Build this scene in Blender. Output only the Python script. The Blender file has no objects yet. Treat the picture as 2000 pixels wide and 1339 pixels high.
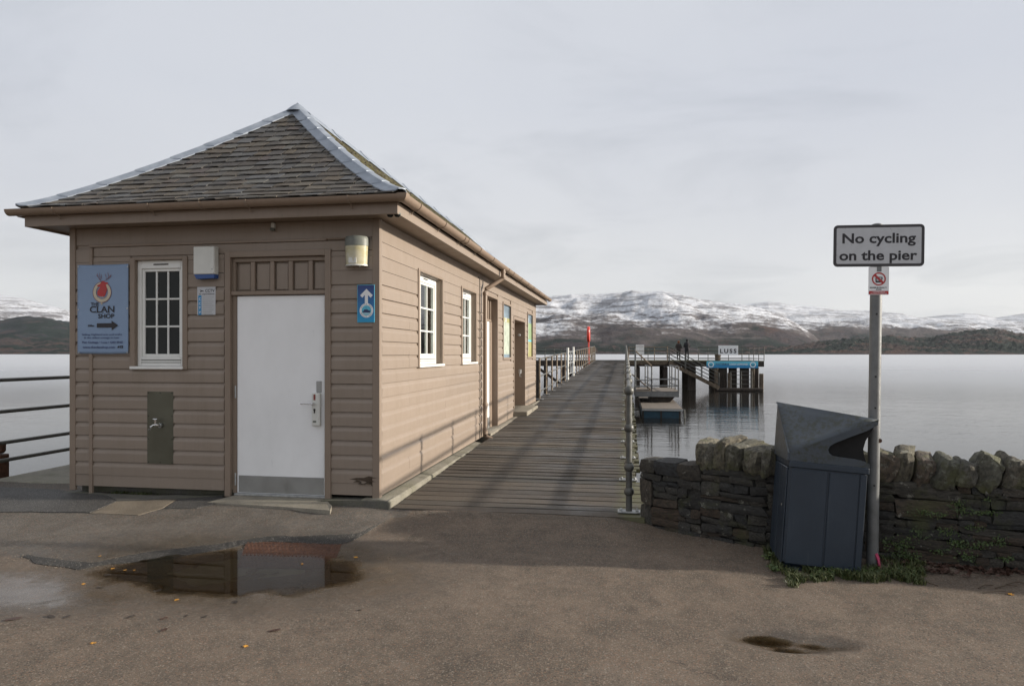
import bpy, bmesh, math, random
import numpy as np
from mathutils import Vector, Matrix, noise as mn
random.seed(11)
R = math.radians
scene = bpy.context.scene
COL = scene.collection

# ------------------------------------------------------------------ camera
F = 1333.0; EYE = 1.48; TH = R(9.46); CS, SN = math.cos(TH), math.sin(TH); HOR = 690.0
cam_d = bpy.data.cameras.new('camera'); cam = bpy.data.objects.new('camera', cam_d); COL.objects.link(cam)
cam_d.sensor_width = 36; cam_d.lens = 36 * F / 2000; cam_d.shift_y = 20.5 / 2000
cam_d.clip_start = 0.05; cam_d.clip_end = 60000
cam.location = (0, 0, EYE); cam.rotation_euler = (R(90), 0, TH)
scene.camera = cam

# ------------------------------------------------------------------ light
SUN_EL, SUN_AZ = 15.8, 5.0          # azimuth measured from +X towards +Y
w = bpy.data.worlds.new('World'); scene.world = w; w.use_nodes = True
nt = w.node_tree; nt.nodes.clear()
def wn(t, **k):
    n = nt.nodes.new(t)
    for a, b in k.items(): setattr(n, a, b)
    return n
out = wn('ShaderNodeOutputWorld'); bg = wn('ShaderNodeBackground'); bg.inputs[1].default_value = 0.0715
sky = wn('ShaderNodeTexSky', sky_type='NISHITA', sun_disc=False, sun_elevation=R(SUN_EL), sun_rotation=R(90 - SUN_AZ))
sky.dust_density = 2.0
tc = wn('ShaderNodeTexCoord'); sep = wn('ShaderNodeSeparateXYZ')
nt.links.new(tc.outputs['Generated'], sep.inputs[0])
def wm(op, a, b=None, clamp=False):
    n = wn('ShaderNodeMath', operation=op, use_clamp=clamp)
    for i, v in enumerate((a, b)):
        if v is None: continue
        if isinstance(v, (int, float)): n.inputs[i].default_value = v
        else: nt.links.new(v, n.inputs[i])
    return n.outputs[0]
zz = wm('ADD', wm('MAXIMUM', sep.outputs[2], 0.0), 0.16)
ux = wm('DIVIDE', sep.outputs[0], zz); uy = wm('DIVIDE', sep.outputs[1], zz)
comb = wn('ShaderNodeCombineXYZ'); nt.links.new(ux, comb.inputs[0]); nt.links.new(uy, comb.inputs[1])
def wnoise(scale, detail, rough, off, rot=0.0, sc=(1, 1, 1), dist=0.0):
    mp = wn('ShaderNodeMapping'); mp.inputs['Location'].default_value = off; mp.inputs['Scale'].default_value = sc
    mp.inputs['Rotation'].default_value = (0, 0, rot)
    nt.links.new(comb.outputs[0], mp.inputs[0])
    n = wn('ShaderNodeTexNoise'); n.inputs['Scale'].default_value = scale; n.inputs['Detail'].default_value = detail
    n.inputs['Roughness'].default_value = rough; n.inputs['Distortion'].default_value = dist
    nt.links.new(mp.outputs[0], n.inputs['Vector']); return n.outputs[0]
def wramp(v, pts):
    r = wn('ShaderNodeValToRGB'); nt.links.new(v, r.inputs[0])
    e = r.color_ramp.elements
    e[0].position, e[0].color = pts[0][0], (*pts[0][1], 1)
    e[1].position, e[1].color = pts[-1][0], (*pts[-1][1], 1)
    for p, c in pts[1:-1]:
        x = e.new(p); x.color = (*c, 1)
    return r.outputs[0]
def wmix(f, a, b, mode='MIX'):
    m = wn('ShaderNodeMix', data_type='RGBA', blend_type=mode)
    for i, v in ((0, f), (6, a), (7, b)):
        if isinstance(v, (int, float)): m.inputs[i].default_value = v
        elif isinstance(v, tuple): m.inputs[i].default_value = (*v, 1)
        else: nt.links.new(v, m.inputs[i])
    return m.outputs[2]
# veil of high cloud: pale above, warmer and brighter towards the horizon, soft grey wisps in it
base = wramp(sep.outputs[2], [(0.0, (.80, .80, .79)), (0.08, (.755, .76, .765)), (0.20, (.675, .69, .73)), (0.34, (.63, .655, .715)), (0.6, (.64, .665, .72)), (1.0, (.68, .69, .72))])
w1 = wramp(wnoise(0.55, 5, .5, (3.1, 1.7, 0), R(25), (1, .55, 1), .3), [(.34, (1.05, 1.045, 1.03)), (.66, (.93, .935, .95))])
w2 = wramp(wnoise(1.1, 9, .60, (7.4, 2.2, 0), R(35), (.75, 1.1, 1), .7), [(.50, (1, 1, 1)), (.70, (.80, .81, .825))])
c1 = wmix(1.0, base, w1, 'MULTIPLY'); c2 = wmix(0.75, c1, w2, 'MULTIPLY')
vs = wn('ShaderNodeVectorMath', operation='SCALE'); nt.links.new(c2, vs.inputs[0]); vs.inputs['Scale'].default_value = 10.6
fin = wmix(0.93, sky.outputs[0], vs.outputs[0])
nt.links.new(fin, bg.inputs[0]); nt.links.new(bg.outputs[0], out.inputs[0])

sd = bpy.data.lights.new('sun', 'SUN'); so = bpy.data.objects.new('sun', sd); COL.objects.link(so)
sd.energy = 5.0; sd.angle = R(1.7); sd.color = (1.0, .91, .79)
sv = Vector((math.cos(R(SUN_EL)) * math.cos(R(SUN_AZ)), math.cos(R(SUN_EL)) * math.sin(R(SUN_AZ)), math.sin(R(SUN_EL))))
so.rotation_euler = sv.to_track_quat('Z', 'Y').to_euler(); so.location = sv * 50
vsett = scene.view_settings
vsett.view_transform = 'Standard'; vsett.look = 'None'; vsett.gamma = 1; vsett.use_curve_mapping = False; vsett.exposure = 0.50

# ------------------------------------------------------------------ geometry of sight lines (distances measured from the photo)
def ray(px):
    r = (px - 1000) / F
    return r * CS - SN, r * SN + CS
def onY(px, py, Y):
    a, b = ray(px); d = Y / b
    return a * d, EYE - (py - HOR) / F * d
def onX(px, py, X):
    a, b = ray(px); d = X / a
    return b * d, EYE - (py - HOR) / F * d
def onZ(px, py, z):
    a, b = ray(px); d = (EYE - z) * F / (py - HOR)
    return a * d, b * d

# ------------------------------------------------------------------ materials
MATS = {}
class NM:
    def __init__(s, name):
        s.m = bpy.data.materials.new(name); s.m.use_nodes = True; s.t = s.m.node_tree
        s.b = s.t.nodes['Principled BSDF']; s.o = s.t.nodes['Material Output']; s.name = name
        MATS[name] = s.m
        s.tc = s.t.nodes.new('ShaderNodeTexCoord'); s.oi = None
    def n(s, t, **k):
        n = s.t.nodes.new(t)
        for a, b in k.items(): setattr(n, a, b)
        return n
    def l(s, a, b): s.t.links.new(a, b)
    def put(s, sock, v):
        if isinstance(v, (int, float)): sock.default_value = v
        elif isinstance(v, tuple): sock.default_value = (*v, 1) if (len(v) == 3 and len(sock.default_value) == 4) else v
        else: s.l(v, sock)
    def coord(s, scale=(1, 1, 1), world=False, rnd=True):
        mp = s.n('ShaderNodeMapping'); mp.inputs['Scale'].default_value = scale
        if world:
            g = s.n('ShaderNodeNewGeometry'); s.l(g.outputs['Position'], mp.inputs[0])
        else: s.l(s.tc.outputs['Object'], mp.inputs[0])
        if rnd and not world:
            v = s.n('ShaderNodeVectorMath', operation='SCALE'); v.inputs[0].default_value = (37.3, 19.7, 53.1)
            s.l(s.rand(), v.inputs['Scale']); s.l(v.outputs[0], mp.inputs['Location'])
        return mp.outputs[0]
    def rand(s):
        if not s.oi: s.oi = s.n('ShaderNodeObjectInfo')
        return s.oi.outputs['Random']
    def noise(s, scale, detail=4, rough=.55, co=None, dist=0, fac=True):
        n = s.n('ShaderNodeTexNoise'); n.inputs['Scale'].default_value = scale; n.inputs['Detail'].default_value = detail
        n.inputs['Roughness'].default_value = rough; n.inputs['Distortion'].default_value = dist
        s.l(co if co is not None else s.coord(), n.inputs['Vector'])
        return n.outputs[0] if fac else n.outputs[1]
    def voro(s, scale, co=None, feat='F1', out=0, rnd=1):
        n = s.n('ShaderNodeTexVoronoi', feature=feat); n.inputs['Scale'].default_value = scale; n.inputs['Randomness'].default_value = rnd
        s.l(co if co is not None else s.coord(), n.inputs['Vector']); return n.outputs[out]
    def ramp(s, v, *pts):
        r = s.n('ShaderNodeValToRGB'); s.l(v, r.inputs[0]); e = r.color_ramp.elements
        def c(x): return (x, x, x, 1) if isinstance(x, (int, float)) else (*x, 1)
        e[0].position, e[0].color = pts[0][0], c(pts[0][1]); e[1].position, e[1].color = pts[-1][0], c(pts[-1][1])
        for p, q in pts[1:-1]:
            x = e.new(p); x.color = c(q)
        return r.outputs[0]
    def mix(s, f, a, b, mode='MIX'):
        m = s.n('ShaderNodeMix', data_type='RGBA', blend_type=mode)
        for i, v in ((0, f), (6, a), (7, b)): s.put(m.inputs[i], v)
        return m.outputs[2]
    def math(s, op, a, b=0.0, clamp=False):
        m = s.n('ShaderNodeMath', operation=op, use_clamp=clamp); s.put(m.inputs[0], a); s.put(m.inputs[1], b); return m.outputs[0]
    def attr(s, name, o='Fac'):
        a = s.n('ShaderNodeAttribute', attribute_name=name); return a.outputs[o]
    def col(s, v): s.put(s.b.inputs['Base Color'], v); return s
    def rough(s, v): s.put(s.b.inputs['Roughness'], v); return s
    def metal(s, v): s.put(s.b.inputs['Metallic'], v); return s
    def spec(s, v): s.put(s.b.inputs['Specular IOR Level'], v); return s
    def bump(s, h, strength=.3, dist=.01):
        b = s.n('ShaderNodeBump'); b.inputs['Strength'].default_value = strength; b.inputs['Distance'].default_value = dist
        s.l(h, b.inputs['Height']); s.l(b.outputs[0], s.b.inputs['Normal']); return s

def M(n): return MATS[n]
def plain(name, c, rough=.5, metal=0, var=.12, nscale=8, bump=0.05):
    m = NM(name); n = m.noise(nscale, 5, .6)
    lo = tuple(x * (1 - var) for x in c); hi = tuple(min(1, x * (1 + var)) for x in c)
    m.col(m.ramp(n, (.3, lo), (.7, hi))).rough(m.ramp(n, (.3, max(0, rough - .08)), (.7, min(1, rough + .08)))).metal(metal)
    if bump: m.bump(m.noise(nscale * 6, 3), bump, .005)
    return m

# painted timber of the hut
def paint(name, c, dirt=.35):
    m = NM(name); co = m.coord((1, 1, 1))
    g = m.noise(60, 6, .6, m.coord((.08, .08, 1)))                     # faint brush and grain
    a = m.noise(2.2, 5, .6, m.coord(world=True)); rr = m.rand()
    c0 = m.mix(m.math('MULTIPLY', rr, .35), c, tuple(x * .80 for x in c))
    c1 = m.mix(m.ramp(a, (.45, 0.), (.75, dirt)), c0, tuple(x * y for x, y in zip(c, (.78, .76, .70))))
    sk = m.ramp(m.noise(16, 6, .7, m.coord((1, 1, .07), world=True)), (.50, 0.), (.70, .30)); c1 = m.mix(sk, c1, tuple(x * y for x, y in zip(c, (.70, .70, .64))))
    ch = m.noise(38, 6, .7, m.coord(world=True)); ch2 = m.ramp(ch, (.67, 0.), (.70, 1.))
    c2 = m.mix(m.math('MULTIPLY', ch2, .5), c1, (.10, .075, .055))
    m.col(c2).rough(m.ramp(a, (.3, .42), (.8, .62)))
    h = m.math('ADD', m.math('MULTIPLY', g, .5), m.math('MULTIPLY', m.noise(9, 4, .6, co), .7))
    m.bump(h, .22, .004); return m
paint('hut_paint', (.268, .215, .172))
paint('trim_paint', (.250, .192, .147))
paint('gutter_paint', (.265, .196, .145), .2)
plain('white_paint', (.74, .74, .71), .4, var=.04, nscale=5, bump=.05)
m = NM('door_paint')
s1 = m.ramp(m.noise(1.6, 6, .65, m.coord((1, 1, .6), rnd=False)), (.42, 0.), (.75, 1.))
s2 = m.ramp(m.noise(16, 4, .7, m.coord((1, 1, .35), rnd=False)), (.62, 0.), (.74, .6))
m.col(m.mix(m.math('MULTIPLY', s2, s1), m.mix(s1, (.84, .845, .85), (.75, .755, .755)), (.56, .57, .58))).rough(.33).bump(m.noise(40, 3), .06, .003)
m = NM('glass_dark'); m.col((.012, .014, .014)).rough(m.ramp(m.noise(3, 3), (.3, .02), (.7, .06))).spec(.22)
plain('galvanised', (.42, .43, .43), .45, .75, .2, 22)
plain('rail_metal', (.095, .095, .086), .48, .2, .3, 14)
plain('rail_rust', (.17, .13, .09), .6, .2, .45, 18)
plain('steel_plate', (.115, .112, .085), .38, .6, .15, 3)
plain('kick_metal', (.33, .335, .33), .4, .7, .1, 4)
plain('chrome', (.7, .7, .7), .12, 1, .05)
plain('black', (.012, .012, .012), .5)
plain('void', (.006, .006, .006), .9)
plain('print_black', (.018, .016, .02), .5, var=.05)
plain('print_navy', (.02, .035, .12), .45, var=.05)
plain('print_white', (.78, .79, .80), .4, var=.04)
plain('print_red', (.42, .035, .035), .45, var=.1)
plain('print_cream', (.52, .47, .36), .5, var=.08)
plain('print_brown', (.20, .04, .03), .5, var=.1)
plain('sign_grey', (.47, .48, .50), .35, var=.06, nscale=14)
plain('sign_frame', (.035, .032, .035), .45, var=.1)
plain('post_metal', (.165, .17, .17), .5, .3, .2, 12)
plain('red_plastic', (.62, .05, .03), .35, var=.08)
plain('blue_plastic', (.02, .07, .24), .35, var=.08)
plain('print_blue', (.015, .22, .46), .4, var=.04)
plain('print_cyan', (.10, .46, .62), .4, var=.04)
plain('print_yellow', (.32, .31, .13), .45, var=.08)
plain('print_green', (.24, .34, .18), .45, var=.3, nscale=12)
plain('print_map', (.42, .47, .39), .4, var=.25, nscale=9)
plain('print_photo', (.16, .22, .27), .35, var=.6, nscale=6)
plain('box_plastic', (.62, .62, .58), .4, var=.05)
plain('lamp_grey', (.16, .17, .15), .5, var=.1)
plain('pontoon_blue', (.008, .045, .075), .45, var=.25)
plain('pontoon_deck', (.15, .125, .10), .8, var=.3, nscale=5)
plain('coat_dark', (.012, .012, .016), .8)
plain('coat_brown', (.028, .022, .02), .8)
plain('hair_auburn', (.16, .06, .025), .6)
plain('skin', (.42, .26, .19), .5)
plain('leaf_yellow', (.50, .24, .03), .55, var=.3, nscale=30)
plain('leaf_red', (.060, .030, .020), .55, var=.3, nscale=30)
plain('leaf_dark', (.035, .026, .02), .55, var=.3, nscale=30)
plain('paper', (.75, .75, .73), .7)
plain('blind_cloth', (.60, .62, .59), .8, var=.08)
plain('pink', (.50, .05, .13), .5)
m = NM('grit'); m.col(m.ramp(m.noise(160, 2, .8, m.coord(world=True)), (.3, (.05, .042, .034)), (.5, (.16, .135, .105)), (.7, (.34, .31, .27)))).rough(.8)
plain('twig', (.06, .04, .025), .8)
m = NM('lamp_diffuser')
m.col(m.ramp(m.noise(7, 4, .6, m.coord((1, 1, 2.2))), (.35, (.58, .52, .30)), (.65, (.70, .66, .50)))).rough(.25); m.put(m.b.inputs['Transmission Weight'], .25)
m = NM('banner_cloth')
m.col(m.mix(m.noise(2, 4), (.20, .285, .43), (.235, .325, .47))).rough(.5).bump(m.noise(5, 3, .5), .5, .02)
m = NM('blue_sign_face'); g = m.n('ShaderNodeSeparateXYZ'); m.l(m.tc.outputs['Generated'], g.inputs[0])
m.col(m.ramp(g.outputs[2], (.0, (.01, .30, .56)), (.45, (.01, .15, .38)), (1., (.015, .03, .16)))).rough(.3)
m = NM('lead')
n = m.noise(6, 6, .65); m.col(m.ramp(n, (.3, (.20, .23, .28)), (.5, (.26, .295, .345)), (.72, (.34, .375, .43)))).rough(m.ramp(n, (.3, .38), (.7, .6))).metal(.35).bump(m.noise(12, 5), .25, .01)
m = NM('slate')
rr = m.rand(); n = m.noise(14, 6, .65)
c0 = m.ramp(rr, (0., (.034, .031, .031)), (.12, (.095, .076, .056)), (.25, (.052, .047, .046)), (.4, (.115, .112, .103)), (.52, (.070, .058, .046)), (.65, (.095, .098, .104)), (.78, (.045, .040, .036)), (.9, (.115, .098, .076)), (1., (.075, .060, .058)))
c1 = m.mix(m.ramp(n, (.45, 0.), (.7, .6)), c0, (.085, .075, .055))
li = m.noise(22, 6, .7, m.coord(world=True)); c2 = m.mix(m.ramp(li, (.60, 0.), (.70, .6)), c1, (.14, .125, .070))
m.col(c2).rough(.72).bump(m.noise(30, 6, .7), .55, .01)
m = NM('slate_mossy')
at = m.attr('tint'); n = m.noise(14, 6, .65, m.coord(world=True))
c0 = m.ramp(at, (0., (.06, .05, .045)), (.5, (.10, .088, .07)), (1., (.075, .065, .052)))
li = m.noise(9, 6, .7, m.coord(world=True)); c2 = m.mix(m.ramp(li, (.40, 0.), (.62, .9)), c0, (.115, .108, .035))
m.col(c2).rough(.8).bump(n, .5, .01)
m = NM('roof_felt'); m.col((.02, .018, .016)).rough(.9)

# planks
m = NM('plank'); rr = m.rand()
g = m.noise(9, 8, .68, m.coord((.35, 7, 3))); wv = m.noise(1.4, 5, .6, m.coord(world=True)); wg = m.noise(5, 6, .7, m.coord((.25, 1, 1)))
c0 = m.ramp(rr, (0., (.070, .056, .042)), (.3, (.125, .102, .078)), (.55, (.080, .076, .066)), (.8, (.105, .082, .060)), (1., (.155, .128, .095)))
c1 = m.mix(m.ramp(g, (.38, 0.), (.66, 1.)), m.mix(.62, c0, (.02, .018, .015)), c0)
c1 = m.mix(m.ramp(wg, (.62, 0.), (.76, .55)), c1, (.22, .185, .135))
c2 = m.mix(m.ramp(wv, (.42, 0.), (.68, .55)), c1, (.048, .043, .038))
sx = m.n('ShaderNodeSeparateXYZ'); ge = m.n('ShaderNodeNewGeometry'); m.l(ge.outputs['Position'], sx.inputs[0])
ed = m.math('MULTIPLY', m.ramp(m.math('ADD', sx.outputs[0], m.math('MULTIPLY', wv, .25)), (.0, 0.), (.12, 1.)), m.ramp(m.noise(6, 4, .6, m.coord(world=True)), (.35, .2), (.6, .75)))
c3 = m.mix(ed, c2, (.115, .115, .045))
m.col(c3).rough(m.ramp(wv, (.35, .75), (.65, .42))).bump(m.math('ADD', g, m.math('MULTIPLY', wg, .4)), .6, .008)
m = NM('timber_dark')
g = m.noise(6, 7, .65, m.coord((3, 3, .4))); m.col(m.ramp(g, (.35, (.016, .012, .010)), (.65, (.055, .042, .032)))).rough(.8).bump(g, .5, .02)
m = NM('timber_brown')
g = m.noise(6, 7, .65, m.coord((1, 1, .6))); m.col(m.ramp(g, (.35, (.06, .045, .03)), (.65, (.15, .115, .08)))).rough(.8).bump(g, .4, .02)

# concrete
def concrete(name, c, moss=.4):
    m = NM(name); n = m.noise(5, 8, .65, m.coord(world=True)); f = m.noise(90, 4, .7, m.coord(world=True)); k = m.noise(2.2, 6, .65, m.coord(world=True))
    c0 = m.ramp(n, (.3, tuple(x * .72 for x in c)), (.7, tuple(x * 1.15 for x in c)))
    c1 = m.mix(m.ramp(k, (.45, 0.), (.65, moss)), c0, (.105, .105, .05))
    c2 = m.mix(.25, c1, m.ramp(f, (.3, .0), (.7, 1.)), 'OVERLAY')
    m.col(c2).rough(.82).bump(m.math('ADD', f, n), .5, .006); return m
concrete('concrete', (.22, .205, .165)); concrete('concrete_dark', (.11, .105, .092), .5)
concrete('concrete_pale', (.25, .225, .18), .15)

# stones
m = NM('stone'); rr = m.rand(); co = m.coord()
n = m.noise(7, 8, .68, co); f = m.noise(26, 6, .7, co)
c0 = m.ramp(rr, (0., (.042, .042, .042)), (.25, (.088, .080, .066)), (.5, (.048, .051, .055)), (.7, (.105, .097, .080)), (.85, (.095, .066, .045)), (1., (.062, .060, .050)))
c1 = m.mix(m.ramp(n, (.38, .8), (.60, 0.)), c0, (.016, .015, .013))
li = m.noise(11, 7, .72, m.coord(world=True)); c2 = m.mix(m.ramp(li, (.60, 0.), (.66, .8)), c1, (.30, .295, .25))
mo = m.noise(3.5, 6, .65, m.coord(world=True)); c3 = m.mix(m.ramp(mo, (.52, 0.), (.68, .6)), c2, (.085, .092, .032))
m.col(c3).rough(.85).bump(m.math('ADD', n, m.math('MULTIPLY', f, .5)), .9, .025)
m = NM('coping'); rr = m.rand(); co = m.coord(); n = m.noise(6, 8, .68, co); f = m.noise(24, 6, .7, co)
c0 = m.ramp(rr, (0., (.15, .143, .122)), (.35, (.22, .195, .14)), (.7, (.125, .13, .10)), (1., (.19, .13, .095)))
c1 = m.mix(m.ramp(n, (.40, .85), (.58, 0.)), c0, (.055, .052, .043))
li = m.noise(13, 7, .72, m.coord(world=True)); c2 = m.mix(m.ramp(li, (.56, 0.), (.64, .75)), c1, (.34, .335, .28))
mo = m.noise(4.5, 6, .65, m.coord(world=True)); c3 = m.mix(m.ramp(mo, (.50, 0.), (.66, .65)), c2, (.12, .125, .045))
m.col(c3).rough(.85).bump(m.math('ADD', n, m.math('MULTIPLY', f, .5)), 1., .03)
m = NM('mortar'); m.col(m.ramp(m.noise(20, 5), (.3, (.018, .016, .013)), (.7, (.04, .036, .03)))).rough(.95).bump(m.noise(30, 5), .8, .02)

# bin
m = NM('bin_plastic'); n = m.noise(3, 6, .6); st = m.noise(7, 5, .65, m.coord((4, 4, .5)))
ms = m.ramp(m.noise(9, 7, .72, m.coord()), (.56, 0.), (.66, .8))
c = m.mix(m.ramp(n, (.3, 0.), (.7, 1.)), (.014, .024, .038), (.021, .033, .050))
c = m.mix(m.ramp(st, (.62, 0.), (.75, .5)), c, (.055, .065, .075))
m.col(c).rough(m.ramp(st, (.4, .38), (.7, .6))).bump(m.noise(120, 3), .12, .002)
m = NM('bin_hood'); n = m.noise(3, 6, .6); sp = m.noise(30, 6, .75); zn = m.noise(2.6, 3, .5)
c = m.ramp(n, (.3, (.036, .047, .060)), (.7, (.054, .066, .080)))
msk = m.math('MULTIPLY', m.ramp(sp, (.47, 0.), (.56, 1.)), m.ramp(zn, (.44, 0.), (.54, .9)))
m.col(m.mix(msk, c, (.030, .034, .024))).rough(.5).bump(m.noise(100, 3), .12, .002)

# foliage
m = NM('grass'); m.col(m.ramp(m.attr('tint'), (0., (.028, .042, .010)), (.6, (.060, .082, .020)), (1., (.13, .125, .05)))).rough(.6)
m = NM('ivy'); m.col(m.ramp(m.attr('tint'), (0., (.022, .042, .008)), (.6, (.045, .080, .014)), (1., (.085, .12, .03)))).rough(.45)

# ground: tarmac with embedded chips; attributes say where it is the newer mix and where it is wet
m = NM('ground'); co = m.coord(world=True)
f = m.noise(210, 3, .75, co); v = m.voro(150, co, out=1); big = m.noise(.9, 6, .6, co); mid = m.noise(6, 6, .65, co)
chip = m.n('ShaderNodeSeparateColor'); m.l(v, chip.inputs[0])
zone = m.attr('zone'); wet = m.attr('wet')
cA = m.ramp(big, (.3, (.120, .092, .067)), (.7, (.170, .130, .096)))
cB = m.ramp(big, (.3, (.088, .080, .070)), (.7, (.125, .115, .100)))
c0 = m.mix(zone, cA, cB)
c0 = m.mix(m.ramp(mid, (.35, .6), (.58, 0.)), c0, (.070, .057, .042))
st = m.noise(1.7, 7, .7, co, 1.2); c0 = m.mix(m.ramp(st, (.50, 0.), (.66, .55)), c0, (.068, .055, .042)); c0 = m.mix(m.ramp(st, (.30, .35), (.42, 0.)), c0, (.20, .165, .135))
c1 = m.mix(m.ramp(chip.outputs[0], (.0, .55), (.25, 0.)), c0, (.045, .038, .032))
c1 = m.mix(m.ramp(chip.outputs[1], (.86, 0.), (.93, .38)), c1, (.32, .28, .23))
c1 = m.mix(m.ramp(chip.outputs[2], (.88, 0.), (.94, .5)), c1, (.24, .13, .08))
v2 = m.voro(70, co, out=1); ch2 = m.n('ShaderNodeSeparateColor'); m.l(v2, ch2.inputs[0]); vd = m.voro(70, co, out=0)
c1 = m.mix(m.math('MULTIPLY', m.ramp(ch2.outputs[0], (.80, 0.), (.84, .6)), m.ramp(vd, (.25, 1.), (.45, 0.))), c1, m.mix(ch2.outputs[1], (.34, .29, .23), (.22, .15, .11)))
c1 = m.mix(m.math('MULTIPLY', m.ramp(ch2.outputs[2], (.78, 0.), (.84, .7)), m.ramp(vd, (.3, 1.), (.5, 0.))), c1, (.045, .036, .028))
wn_ = m.math('ADD', wet, m.math('MULTIPLY', m.math('SUBTRACT', mid, .5), .9), True)
wf = m.ramp(wn_, (.30, 0.), (.62, 1.))
ck = m.n('ShaderNodeTexVoronoi', feature='DISTANCE_TO_EDGE'); ck.inputs['Scale'].default_value = .75; wv3 = m.n('ShaderNodeVectorMath', operation='ADD'); m.l(co, wv3.inputs[0]); nv = m.n('ShaderNodeVectorMath', operation='SCALE'); m.l(m.noise(3, 6, .7, co, fac=False), nv.inputs[0]); nv.inputs['Scale'].default_value = .55; m.l(nv.outputs[0], wv3.inputs[1]); m.l(wv3.outputs[0], ck.inputs['Vector'])
ckf = m.math('MULTIPLY', m.ramp(ck.outputs['Distance'], (.0, 1.), (.006, 0.)), m.ramp(m.noise(.8, 3, .5, co), (.50, 0.), (.58, .75)))
c1 = m.mix(ckf, c1, (.030, .025, .020))
c2 = m.mix(m.math('MULTIPLY', wf, .45), c1, (.045, .034, .019))
m.col(c2).rough(m.ramp(wn_, (.25, .88), (.50, .52), (.80, .16)))
b = m.n('ShaderNodeBump'); b.inputs['Distance'].default_value = .006
m.l(m.math('ADD', m.math('MULTIPLY', chip.outputs[0], .6), f), b.inputs['Height'])
m.l(m.ramp(wn_, (.45, .75), (.9, .12)), b.inputs['Strength']); m.l(b.outputs[0], m.b.inputs['Normal'])
def tarmac(name, lo, hi):
    m = NM(name); co = m.coord(world=True); v = m.voro(170, co, out=1); ch = m.n('ShaderNodeSeparateColor'); m.l(v, ch.inputs[0])
    c = m.ramp(m.noise(2.5, 7, .65, co), (.3, lo), (.7, hi)); c = m.mix(m.ramp(ch.outputs[0], (0., .5), (.3, 0.)), c, tuple(x * .4 for x in lo))
    c = m.mix(m.ramp(ch.outputs[1], (.9, 0.), (.95, .5)), c, (.3, .28, .25))
    m.col(c).rough(.72).bump(m.math('ADD', ch.outputs[0], m.noise(150, 3, .7, co)), .5, .005)
tarmac('tarmac_black', (.040, .038, .036), (.062, .059, .055)); tarmac('tarmac_seam', (.020, .018, .016), (.042, .039, .034))
tarmac('patch_brown', (.115, .092, .066), (.21, .175, .13))
def clearmix(name, tint, f0=1.0, rough=.01, ior=1.33, bump=None):
    m = NM(name); m.t.nodes.remove(m.b)
    dp_ = m.ramp(m.math('ADD', m.attr('depth'), m.math('MULTIPLY', m.math('SUBTRACT', m.noise(45, 4, .7, m.coord(world=True)), .5), .5)), (.06, 0.), (.45, 1.)) if name == 'puddle_water' else None
    fr = m.n('ShaderNodeFresnel'); fr.inputs[0].default_value = ior; tr = m.n('ShaderNodeBsdfTransparent'); tr.inputs[0].default_value = (*tint, 1)
    gl = m.n('ShaderNodeBsdfGlossy'); gl.inputs['Roughness'].default_value = rough; ms = m.n('ShaderNodeMixShader')
    if bump:
        b = m.n('ShaderNodeBump'); b.inputs['Strength'].default_value = bump; b.inputs['Distance'].default_value = .002; m.l(m.noise(6, 2), b.inputs['Height']); m.l(b.outputs[0], gl.inputs['Normal']); m.l(b.outputs[0], fr.inputs['Normal'])
    fq = m.math('MULTIPLY', fr.outputs[0], f0, True)
    if dp_ is not None: fq = m.math('MULTIPLY', fq, dp_, True); m.l(m.mix(dp_, (.97, .96, .94), tint), tr.inputs[0])
    m.l(fq, ms.inputs[0]); m.l(tr.outputs[0], ms.inputs[1]); m.l(gl.outputs[0], ms.inputs[2]); m.l(ms.outputs[0], m.o.inputs[0])
clearmix('puddle_water', (.72, .62, .44), 1.0, .012, 1.33, .05)
clearmix('glass_clear', (.80, .85, .84), 1.3, .02, 1.5)
m = NM('drain_rust'); n = m.noise(30, 6, .7); m.col(m.ramp(n, (.3, (.035, .016, .010)), (.6, (.11, .048, .026)), (.75, (.17, .11, .07)))).rough(.6).metal(.2).bump(n, .6, .006)

# lake
m = NM('lake_water'); ge = m.n('ShaderNodeNewGeometry')
cd = m.n('ShaderNodeCameraData')
pos = ge.outputs['Position']
ln = m.n('ShaderNodeVectorMath', operation='LENGTH'); m.l(pos, ln.inputs[0]); dist = ln.outputs['Value']
def mapw(sc, rot=0):
    mp = m.n('ShaderNodeMapping'); mp.inputs['Scale'].default_value = sc; mp.inputs['Rotation'].default_value = (0, 0, rot); m.l(pos, mp.inputs[0]); return mp.outputs[0]
nA = m.noise(2.4, 3, .5, mapw((.6, 1.6, 1), R(-6))); nB = m.noise(.45, 3, .5, mapw((.5, 1.5, 1), R(8))); nC = m.noise(9, 2, .5, mapw((.8, 1.4, 1)))
gust = m.ramp(m.noise(.018, 4, .6, mapw((.35, 1.6, 1))), (.38, .35), (.62, 1.))
h = m.math('ADD', m.math('ADD', m.math('MULTIPLY', nA, .55), m.math('MULTIPLY', nB, .9)), m.math('MULTIPLY', nC, .10))
fade = m.ramp(m.math('DIVIDE', dist, 400.), (.03, .7), (.12, .5), (.3, .3), (.6, .1))
b = m.n('ShaderNodeBump'); b.inputs['Distance'].default_value = .038
m.l(h, b.inputs['Height']); m.l(m.math('MULTIPLY', fade, gust, True), b.inputs['Strength']); m.l(b.outputs[0], m.b.inputs['Normal'])
gl = m.n('ShaderNodeBsdfGlossy'); df = m.n('ShaderNodeBsdfDiffuse'); df.inputs[0].default_value = (.012, .010, .007, 1); m.l(b.outputs[0], gl.inputs['Normal'])
dt = m.n('ShaderNodeVectorMath', operation='DOT_PRODUCT'); m.l(ge.outputs['Incoming'], dt.inputs[0]); dt.inputs[1].default_value = (0, 0, 1)
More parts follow.
